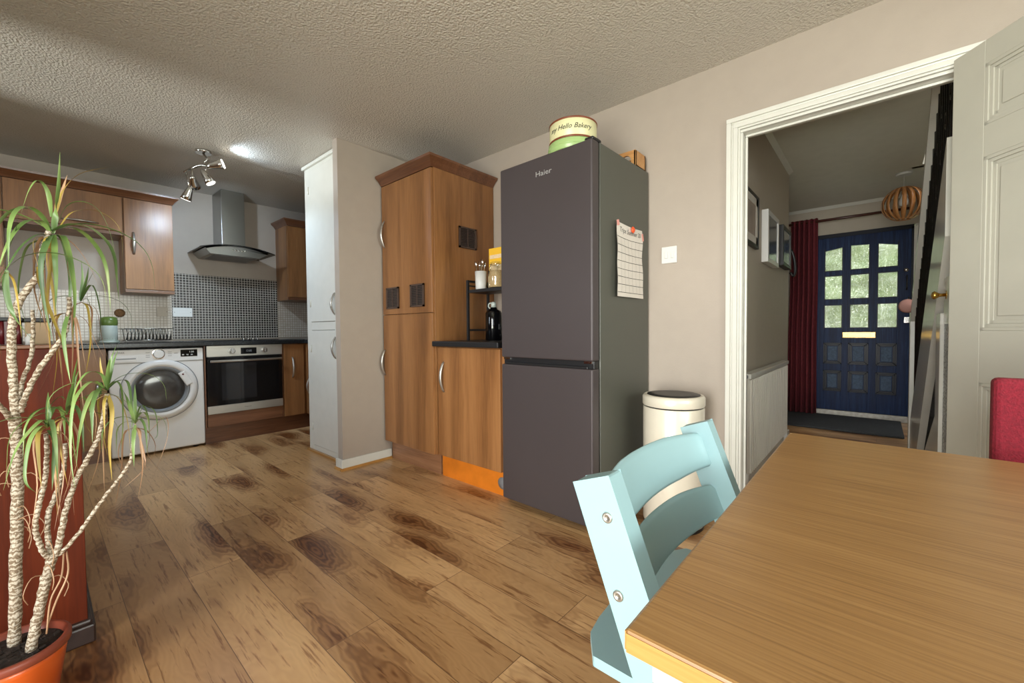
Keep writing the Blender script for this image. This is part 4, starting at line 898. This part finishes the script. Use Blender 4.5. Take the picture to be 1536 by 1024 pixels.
# ---------------------------------------------------------------- aqua high chair
hc_ = thing('high_chair', (.74, .25, 0), 'pale aqua wooden high chair with curved back slats at the oak table', 'chair')
CX0, CX1, CT = .505, .972, .034
ax0 = Vector((0, .300, .782)); ax1 = Vector((0, .012, .028)); adir = (ax1-ax0).normalized(); aperp = Vector((0, -adir.z, adir.y)); 
if aperp.y > 0: aperp = -aperp      # towards the table, upwards
hw = .0305
for x in (CX0, CX1-CT):
    P = [ax0-aperp*hw, ax0+aperp*hw, ax1+aperp*hw, ax1-aperp*hw]
    b = B().prism([(p.y, p.z) for p in P], 'x', x, x+CT); leg = b.build('leg', M['chair'], hc_, bevel=.006, seg=3)
    B().prism([(.47, .0), (.47, .018), (.43, .032), (.03, .036), (-.06, .034), (-.075, .02), (-.075, 0)], 'x', x, x+CT).build('floor_runner', M['chair'], hc_, bevel=.005, seg=3)
    o_ = x if x == CX0 else x+CT; sg = -1 if x == CX0 else 1
    for (by, bz) in ((.273, .735), (.257, .634)):
        bb = B(); bb.lathe([(.0, .003*sg), (.0028, .001*sg), (.0030, .0028*sg), (.0065, .003*sg), (.0075, .0018*sg), (.0075, 0)], (o_, by, bz), 20, axis='x', caps=False); bb.lathe([(0, .0012*sg), (.003, .0012*sg)], (o_, by, bz), 12, 1, axis='x', caps=False); bb.build('bolt', [M['steel'], M['black']], leg)
def slat(zc, yc, h, bulge=.05, th=.011):
    b = B(); n = 28; ring = []
    tilt = Vector((0, -adir.y, -adir.z))        # up along the legs
    for i in range(n+1):
        u = i/n; x = CX0+CT*.55+(CX1-CX0-CT*1.1)*u
        s = math.sin(PI*u); off = bulge*(s**.6)
        c0 = Vector((x, yc+off, zc)); dx_ = .5/n
        s2 = lambda q: bulge*(max(0, math.sin(PI*q))**.6)
        tg = Vector(((CX1-CX0), (s2(min(1, u+.02))-s2(max(0, u-.02)))/(min(1, u+.02)-max(0, u-.02)), 0)).normalized()
        nr = Vector((-tg.y, tg.x, 0)); hh = h/2*(.82+.18*min(1, s*1.3))
        k = .82; ring.append([c0+tilt*hh*k+nr*th/2, c0+tilt*hh+nr*th/2*.2, c0+tilt*hh-nr*th/2*.2, c0+tilt*hh*k-nr*th/2, c0-tilt*hh*k-nr*th/2, c0-tilt*hh-nr*th/2*.2, c0-tilt*hh+nr*th/2*.2, c0-tilt*hh*k+nr*th/2])
    m_ = 8; vs = [p for r in ring for p in r]
    b.add(vs, [(i*m_+j, i*m_+(j+1) % m_, (i+1)*m_+(j+1) % m_, (i+1)*m_+j) for i in range(n) for j in range(m_)], 0, True)
    b.add(ring[0], [list(range(m_))[::-1]]).add(ring[-1], [list(range(m_))]); return b.build('back_slat', M['chair'], hc_)
slat(.731, .268, .084, .046); slat(.628, .240, .076, .046)
def plate(y0, y1, z, name):
    n = 10; xa, xb = CX0+CT-.002, CX1-CT+.002; pts = [(xa, y0), (xb, y0)]
    top = []
    for i in range(n+1):
        u = i/n; x = xb+(xa-xb)*u; top.append((x, y1+.010*math.sin(PI*u)-.03*(abs(2*u-1)**8)))
    return B().prism(pts+top, 'z', z-.016, z, smooth=False).build(name, M['chair'], hc_, bevel=.004, seg=3)
plate(.06, .345, .503, 'seat'); plate(-.02, .25, .25, 'footrest')
B().tube([(CX0+CT, .05, .14), (CX1-CT, .05, .14)], .006, 8).build('crossbar', M['steel'], hc_)

# ---------------------------------------------------------------- red dining chair beyond the table
t = thing('dining_chair', (1.46, -.42, 0), 'red fabric covered dining chair at the far side of the oak table', 'chair')
b = B().box(1.43, 1.475, -.64, -.198, .47, .872); b.build('backrest', M['red'], t, bevel=.012, seg=3)
B().box(1.16, 1.46, -.63, -.208, .41, .475).build('seat', M['red'], t, bevel=.012, seg=3)
for x in (1.18, 1.44):
    for y in (-.62, -.24): B().box(x, x+.03, y, y+.03, 0, .41).build('leg', M['cabdark'], t, bevel=.003)

# ---------------------------------------------------------------- hall: front door
PZ = [(.99, 1.235), (1.307, 1.56), (1.623, 1.87)]; PYs = [(.308, .457), (.084, .232), (-.142, .006)]
t = thing('door_2', (FX, .1, 0), 'navy blue front door with nine patterned glass panes', 'door', kind='structure')
b = B(); DY0, DY1 = -.243, .545
def slab(y0, y1, z0, z1): b.box(FX-.022, FX+.022, y0, y1, z0, z1)
ys = [DY0, -.142, .006, .084, .232, .308, .457, DY1]
for i in (0, 2, 4, 6): slab(ys[i], ys[i+1], .07, 1.985)
for i in (1, 3, 5):
    slab(ys[i], ys[i+1], .07, .99); slab(ys[i], ys[i+1], 1.235, 1.307); slab(ys[i], ys[i+1], 1.56, 1.623); slab(ys[i], ys[i+1], 1.89, 1.985)
# arched heads of the top panes
def tri(poly): b.prism(poly, 'x', FX-.022, FX+.022)
tri([(.308, 1.872), (.457, 1.845), (.457, 1.891), (.308, 1.891)]); tri([(-.142, 1.842), (.006, 1.872), (.006, 1.891), (-.142, 1.891)]); tri([(.084, 1.875), (.232, 1.883), (.232, 1.891), (.084, 1.891)])
b.build('leaf', M['navy'], t, bevel=.001)
for zi, (z0, z1) in enumerate(PZ):
    for (y0, y1) in PYs:
        g = B().box(FX-.004, FX+.004, y0-.002, y1+.002, z0, z1+.02).build('pane', M['obscure'], t)
        m_ = B(); h = .008
        m_.box(FX-.028, FX-.02, y0-h, y0, z0-h, z1+h*(0 if zi == 2 else 1)).box(FX-.028, FX-.02, y1, y1+h, z0-h, z1+h*(0 if zi == 2 else 1)).box(FX-.028, FX-.02, y0, y1, z0-h, z0)
        if zi < 2: m_.box(FX-.028, FX-.02, y0, y1, z1, z1+h)
        m_.build('glazing_bead', M['navyd'], g)
for (z0, z1) in ((.585, .82), (.28, .512)):
    for (y0, y1) in ((.303, .466), (.078, .247), (-.148, .017)):
        m_ = B(); h = .022
        for o, d_ in ((0, .034), (.012, .029), (.022, .026)):
            m_.box(FX-d_, FX-.02, y0+o, y0+o+.012, z0+o, z1-o).box(FX-d_, FX-.02, y1-o-.012, y1-o, z0+o, z1-o).box(FX-d_, FX-.02, y0+o, y1-o, z0+o, z0+o+.012).box(FX-d_, FX-.02, y0+o, y1-o, z1-o-.012, z1-o)
        m_.box(FX-.028, FX-.02, y0+.04, y1-.04, z0+.04, z1-.04, 1); m_.build('panel', [M['navyd'], M['navypale']], t, bevel=.001)  # centre field in a paler, greyer navy than the moulding
b = B().box(FX-.03, FX-.02, .02, .298, .876, .94); b.build('letter_plate', M['brass'], t, bevel=.004); B().box(FX-.034, FX-.029, .06, .26, .895, .921).build('letter_flap', M['brass'], t, bevel=.002)
b = B().tube(smooth_path([(FX-.022, -.213, 1.515), (FX-.05, -.213, 1.50), (FX-.055, -.213, 1.44), (FX-.05, -.213, 1.385), (FX-.022, -.213, 1.37)], 4), .007, 8); b.build('pull_handle', M['black'], t)
B().lathe([(0, -.012), (.018, -.01), (.02, 0)], (FX-.022, -.207, 1.572), 20, axis='x', caps=False).build('night_latch', M['chrome'], t)
B().box(FX-.035, FX-.02, -.242, -.195, 1.03, 1.09).box(FX-.05, FX-.03, -.238, -.225, 1.035, 1.085).build('lock_case', M['chrome'], t, bevel=.002)
b = B().box(FX-.02, FX+.05, -.262, -.243, 0, 2.01).box(FX-.02, FX+.05, .545, .57, 0, 2.01).box(FX-.02, FX+.05, -.262, .57, 1.985, 2.03); b.build('trim_4', M['navyd'], bevel=.002, **S)
B().box(FX-.03, FX+.05, -.262, .57, 0.0, .068).build('trim_5', M['threshold'], bevel=.004, **S)
B().box(FX-.02, FX+.02, -.34, -.262, 0, 2.01).box(FX-.04, FX+.02, -.33, -.27, 2.01, 2.03).build('trim_6', M['gloss'], **S)
# sidelight window
wf = B().box(FX-.01, FX+.04, -.85, -.34, .25, .30).box(FX-.01, FX+.04, -.85, -.34, 1.95, 2.03).box(FX-.01, FX+.04, -.85, -.80, .25, 2.03).box(FX-.01, FX+.04, -.38, -.34, .25, 2.03).box(FX-.01, FX+.04, -.85, -.34, 1.10, 1.15).build('window_4', M['gloss'], **S)
B().box(FX+.01, FX+.016, -.81, -.37, .29, 1.96).build('pane', M['obscure'], wf)

# stair
st = thing('staircase', (3.6, -.7, 0), 'staircase with white string and black iron balustrade rising beside the hall', 'staircase', kind='structure')
def zs(x): return .593+.71*(4.1-x)
b = B(); b.prism([(4.62, 0), (4.62, .23), (2.459, zs(2.459)), (2.459, zs(2.459)-.40), (3.95, max(0, zs(3.95)-.62)), (4.3, 0)], 'y', -.235, -.20); b.build('string', M['gloss'], st, bevel=.003)
b = B().prism([(3.9, 0), (3.9, .14), (3.05, .60), (2.85, .74), (2.85, 0)], 'y', -.262, -.237); b.build('side_panel', M['gloss'], st)
b = B().box(4.62, 4.70, -.27, -.19, 0, 1.14).box(4.605, 4.715, -.285, -.175, 1.14, 1.17); b.build('newel_post', M['gloss'], st, bevel=.004)
b = B(); hz = lambda x: 1.10+.735*(4.62-x)
b.prism([(4.62, hz(4.62)-.07), (4.62, hz(4.62)), (2.95, hz(2.95)), (2.95, hz(2.95)-.07)], 'y', -.245, -.192); b.build('handrail', M['gloss'], st, bevel=.01, seg=3)
for i in range(24):
    x = 4.56-i*.088; z0 = zs(x); z1 = min(hz(x)-.07, CZ-.01)
    bb = B(); pts = [(x, -.225, z0)]
    for k in range(1, 8): pts.append((x+.012*math.sin(k*2.2+i), -.225, z0+(z1-z0)*k/8))
    pts.append((x, -.225, z1)); bb.tube(pts, .009, 6)
    if i % 2 == 0:
        zm = (z0+z1)/2; bb.tube([(x-.044+.035*math.cos(a), -.225, zm+.035*math.sin(a)) for a in [j*PI/6 for j in range(13)]], .007, 6)
        bb.tube([(x-.044+.03*math.cos(a), -.225, zm+.22+.03*math.sin(a)) for a in [j*PI/6 for j in range(13)]], .006, 6)
    bb.build('iron_baluster', M['iron'], st)
for k in range(10):
    xx = 4.62-k*.2; B().box(xx-.23, xx, -1.19, -.237, .19*k, .19*(k+1)-.02).build('step', M['carpet'], st)
b = B().box(2.64, 2.80, -.262, -.205, 0, 1.05); b.build('support_post', M['gloss'], st, bevel=.003)
sp_ = B().box(2.47, 2.638, -.232, -.218, 0, 1.0).build('lattice_panel', M['lattice'], st)
kb = B(); kb.tube([(2.56, -.218, 1.125), (2.56, -.17, 1.125)], [.007, .007], 10); kb.lathe([(0, .055), (.012, .053), (.018, .045), (.012, .036), (.008, .03)], (2.56, -.225, 1.125), 20, axis='y', caps=False); kb.lathe([(.018, 0), (.018, .004)], (2.56, -.218, 1.125), 20, axis='y'); kb.build('knob', M['brass'], st)
B().box(2.47, 2.638, -.234, -.216, 1.001, 1.20).build('rail', M['gloss'], st)

# radiator
t = thing('radiator', (3.3, .55, .12), 'white panel radiator on the left wall of the hall', 'radiator')
b = B().box(2.69, 3.99, .553, .565, .14, .70)
for i in range(32): x = 2.705+i*.0402; b.box(x, x+.016, .541, .554, .15, .69)
b.build('panel', M['radiator'], t, bevel=.0015)
b = B().box(2.675, 4.0, .54, .59, .70, .728); b.build('top_grille', M['gloss'], t, bevel=.004)
B().lathe([(.012, -.004), (.012, 0)], (2.672, .565, .712), 12, axis='x').build('end_cap', M['grey'], t)
for x in (2.66, 4.02): B().tube([(x, .565, 0.0), (x, .565, .14)], .008, 8).build('pipe', M['radiator'], t); B().lathe([(.016, .10), (.018, .105), (.018, .155), (.012, .16)], (x, .565, 0), 14).build('valve', M['wplastic'], t)
for x in (2.9, 3.7): B().box(x, x+.04, .565, .598, .3, .5).build('bracket', M['radiator'], t)

# pictures
def frame(x0, x1, z0, z1, fw_, d, mt, inner, label, mount=False):
    t = thing('picture_frame', ((x0+x1)/2, .6, z0), label, 'picture frame', 'framed pictures in the hall')
    b = B(); ya, yb = .599-d, .599
    b.box(x0, x0+fw_, ya, yb, z0, z1).box(x1-fw_, x1, ya, yb, z0, z1).box(x0+fw_, x1-fw_, ya, yb, z0, z0+fw_).box(x0+fw_, x1-fw_, ya, yb, z1-fw_, z1); b.build('frame', M[mt], t, bevel=.002)
    b = B().box(x0+fw_, x1-fw_, ya+.006, ya+.012, z0+fw_, z1-fw_); b.build('picture', M[inner], t)
    if mount:
        b = B(); e = .045; q = fw_
        b.box(x0+q, x1-q, ya+.003, ya+.006, z0+q, z0+q+e).box(x0+q, x1-q, ya+.003, ya+.006, z1-q-e, z1-q).box(x0+q, x0+q+e, ya+.003, ya+.006, z0+q, z1-q).box(x1-q-e, x1-q, ya+.003, ya+.006, z0+q, z1-q); b.build('mount', M['mount'], t)
frame(2.69, 3.05, 1.49, 1.815, .022, .022, 'black', 'picture', 'black framed print nearest the doorway on the hall wall', True)
frame(3.24, 3.64, 1.435, 1.785, .03, .04, 'wplastic', 'picglass', 'white box frame in the middle of three on the hall wall')
frame(3.80, 4.18, 1.475, 1.785, .028, .045, 'black', 'picglass', 'black deep frame farthest from the doorway on the hall wall')
b = B().tube(smooth_path([(4.3, .598, 1.66), (4.3, .57, 1.65), (4.31, .55, 1.58), (4.33, .545, 1.48), (4.34, .56, 1.44), (4.33, .58, 1.47)], 5), .011, 8); b.build('wall_hook', M['black'], label='curved black hook on the hall wall past the frames', cat='hook')

# curtain and pole
t = thing('door_curtain', (5.74, .63, 0), 'burgundy curtain drawn to the left of the blue door', 'curtain')
b = B(); n = 64; vs = []; zs_ = [.03, .4, .9, 1.4, 1.9, 2.16, 2.20]
for zi, z in enumerate(zs_):
    for i in range(n+1):
        u = i/n; sp = 1+.10*(1-z/2.2); y = .64+(.5-u)*.25*sp+(.01 if z < 1 else 0); x = 5.74+.035*math.sin(u*2*PI*5.5)*(.75+.25*math.cos(z*2+u*6)); vs.append((x, y, z+(.008*math.sin(u*35) if zi == 6 else 0)))
fs = [(j*(n+1)+i, j*(n+1)+i+1, (j+1)*(n+1)+i+1, (j+1)*(n+1)+i) for j in range(len(zs_)-1) for i in range(n)]
b.add(vs, fs, 0, True); cu = b.build('cloth', M['curtain'], t); sd_ = cu.modifiers.new('thick', 'SOLIDIFY'); sd_.thickness = .004
t = thing('curtain_pole', (5.74, .2, 2.16), 'dark wooden curtain pole above the blue front door', 'curtain pole')
B().tube([(5.74, .80, 2.165), (5.74, -.22, 2.165)], .014, 12).build('pole', M['rodwood'], t)
B().lathe([(.014, 0), (.022, .008), (.022, .03), (.012, .035)], (5.74, .79, 2.165), 16, axis='y').build('finial', M['rodwood'], t)
for y in (.77, -.18): B().box(5.735, 5.92, y-.008, y+.008, 2.155, 2.175).build('bracket', M['rodwood'], t)
# mat
b = B(); b.box(5.02, 5.84, -.185, .80, .001, .02); b.build('door_mat', M['mat'], label='charcoal door mat on the hall floor before the blue door', cat='mat', bevel=.006)
# pendant
t = thing('pendant_lamp', (5.08, -.155, CZ), 'round slatted bent-wood pendant lampshade hanging in the hall', 'lamp')
pc = Vector((5.08, -.155, 2.075)); R_ = .15
B().lathe([(.05, -.022), (.055, -.015), (.055, -.001)], (5.08, -.155, CZ), 28).build('ceiling_rose', M['wplastic'], t)
B().tube([(5.08, -.155, CZ-.02), (5.08, -.155, 2.15)], .0025, 6).build('cord', M['wplastic'], t)
B().lathe([(0, -.05), (.03, -.035), (.034, 0), (.02, .04), (.012, .06)], (5.08, -.155, 2.10), 20, caps=False).build('bulb', M['bulb'], t)
B().lathe([(.055, .128), (.06, .133), (.06, .138), (.053, .138)], pc, 28, caps=True).build('shade_ring', M['pendant'], t); B().lathe([(.05, -.132), (.056, -.13), (.056, -.138), (.05, -.138)], pc, 28, caps=False).build('shade_ring', M['pendant'], t)
for i in range(16):
    a = 2*PI*i/16; b = B(); vs = []; n = 14
    for k in range(n+1):
        th = -1.15+2.3*k/n; r = R_*math.cos(th)*1.0; z = .15*math.sin(th); w = .012+.016*math.cos(th)
        d = Vector((math.cos(a), math.sin(a), 0)); s_ = Vector((-math.sin(a), math.cos(a), 0)); r = max(r, .05)
        for o in (0, .003): vs += [pc+d*(r-o)+s_*w/2+Vector((0, 0, z)), pc+d*(r-o)-s_*w/2+Vector((0, 0, z))]
    fs = []
    for k in range(n): q = 4*k; fs += [(q, q+1, q+5, q+4), (q+2, q+6, q+7, q+3), (q, q+4, q+6, q+2), (q+1, q+3, q+7, q+5)]
    b.add(vs, fs, 0, True).build('shade_slat', M['pendant'], t)
# pink felt ornament hanging by the newel
t = thing('hanging_ornament', (4.66, -.16, 1.10), 'dusty pink felt bag hanging from the newel post beside the blue door', 'ornament')
b = B(); b.lathe([(0, -.018), (.04, -.016), (.055, 0), (.04, .012), (0, .014)], (4.56, -.172, 1.155), 24, axis='x', caps=False); b.build('bag', M['pinkfab'], t)
B().tube([(4.56, -.172, 1.2), (4.60, -.18, 1.23), (4.66, -.19, 1.19)], .003, 6).build('loop', M['black'], t)

# ---------------------------------------------------------------- outside
B().box(-12, -1.6, -9, 9, -.12, -.07).box(-12, 4, -9, -2.0, -.12, -.07).build('ground_garden', M['soilgreen'], **S)
B().box(6.1, 14, -5, 6, -.12, -.02).build('ground_path', M['paving'], **S)
random.seed(12)
def hedge(x0, x1, y0, y1, h, label):
    b = B(); nx, ny = 16, 10
    bm = bmesh.new(); bmesh.ops.create_cube(bm, size=1); bmesh.ops.subdivide_edges(bm, edges=bm.edges, cuts=18, use_grid_fill=True)
    idx = {v: i for i, v in enumerate(bm.verts)}
    vs = [Vector(((x0+x1)/2+v.co.x*(x1-x0), (y0+y1)/2+v.co.y*(y1-y0), h/2+v.co.z*h))+Vector((random.uniform(-1, 1), random.uniform(-1, 1), random.uniform(-1, 1)*.6))*.13 for v in bm.verts]
    for v in vs: v.z = max(v.z, -.05)
    fs = [[idx[v] for v in f.verts] for f in bm.faces]; bm.free()
    return b.add(vs, fs, 0, False).build('hedge', M['hedge'], label=label, cat='hedge')
hedge(7.6, 8.6, -3.5, 3.5, 2.3, 'leafy garden seen through the glass of the blue front door')

# ---------------------------------------------------------------- light
w = bpy.data.worlds.new('world'); SC.world = w; w.use_nodes = True; nt = w.node_tree; bg = nt.nodes['Background']
bg.inputs['Color'].default_value = (.80, .90, 1.0, 1); bg.inputs['Strength'].default_value = 3.2
def area(name, loc, rot, sx, sy, e, col):
    l = bpy.data.lights.new(name, 'AREA'); l.shape = 'RECTANGLE'; l.size = sx; l.size_y = sy; l.energy = e; l.color = col
    o = bpy.data.objects.new(name, l); COL.objects.link(o); o.location = loc; o.rotation_euler = rot; return o
def aim(name, loc, to, sx, sy, e, col):
    o = area(name, loc, (0, 0, 0), sx, sy, e, col); o.rotation_euler = (Vector(to)-Vector(loc)).to_track_quat('-Z', 'Y').to_euler(); return o
aim('daylight_patio', (-4.2, -.4, 1.5), (0, -.2, 1.1), 2.2, 2.0, 330, (1, .985, .93))
aim('ground_bounce_patio', (-2.9, -.2, .02), (-1.2, -.2, 1.7), 2.2, 1.4, 260, (1, .985, .91))
aim('daylight_kitchen', (-3.6, 3.3, 1.9), (0, 3.3, 1.2), 1.6, 1.4, 150, (.78, .88, 1))
aim('ground_bounce_kitchen', (-5.0, 3.3, .02), (0, 3.3, 2.0), .6, .5, 420, (.95, .98, .95))
aim('daylight_side', (.5, -3.4, 1.6), (.4, 0, 1.2), 2.4, 1.4, 150, (.96, 1, .88))
area('fill_landing', (3.6, -.75, 3.85), (0, 0, 0), 1.5, .6, 34, (.98, .99, 1))  # unseen area lamp added up the stairwell to brighten the hall
area('daylight_porch', (6.75, -.2, 2.95), (0, math.radians(62), 0), 1.2, 2.2, 60, (.95, 1, .95))
SC.view_settings.view_transform = 'Standard'; SC.view_settings.look = 'None'; SC.view_settings.gamma = 1; SC.view_settings.exposure = -0.12; SC.view_settings.use_curve_mapping = False
SC.cycles.use_denoising = True; SC.cycles.max_bounces = 8; SC.cycles.diffuse_bounces = 5; SC.cycles.sample_clamp_indirect = 4.0
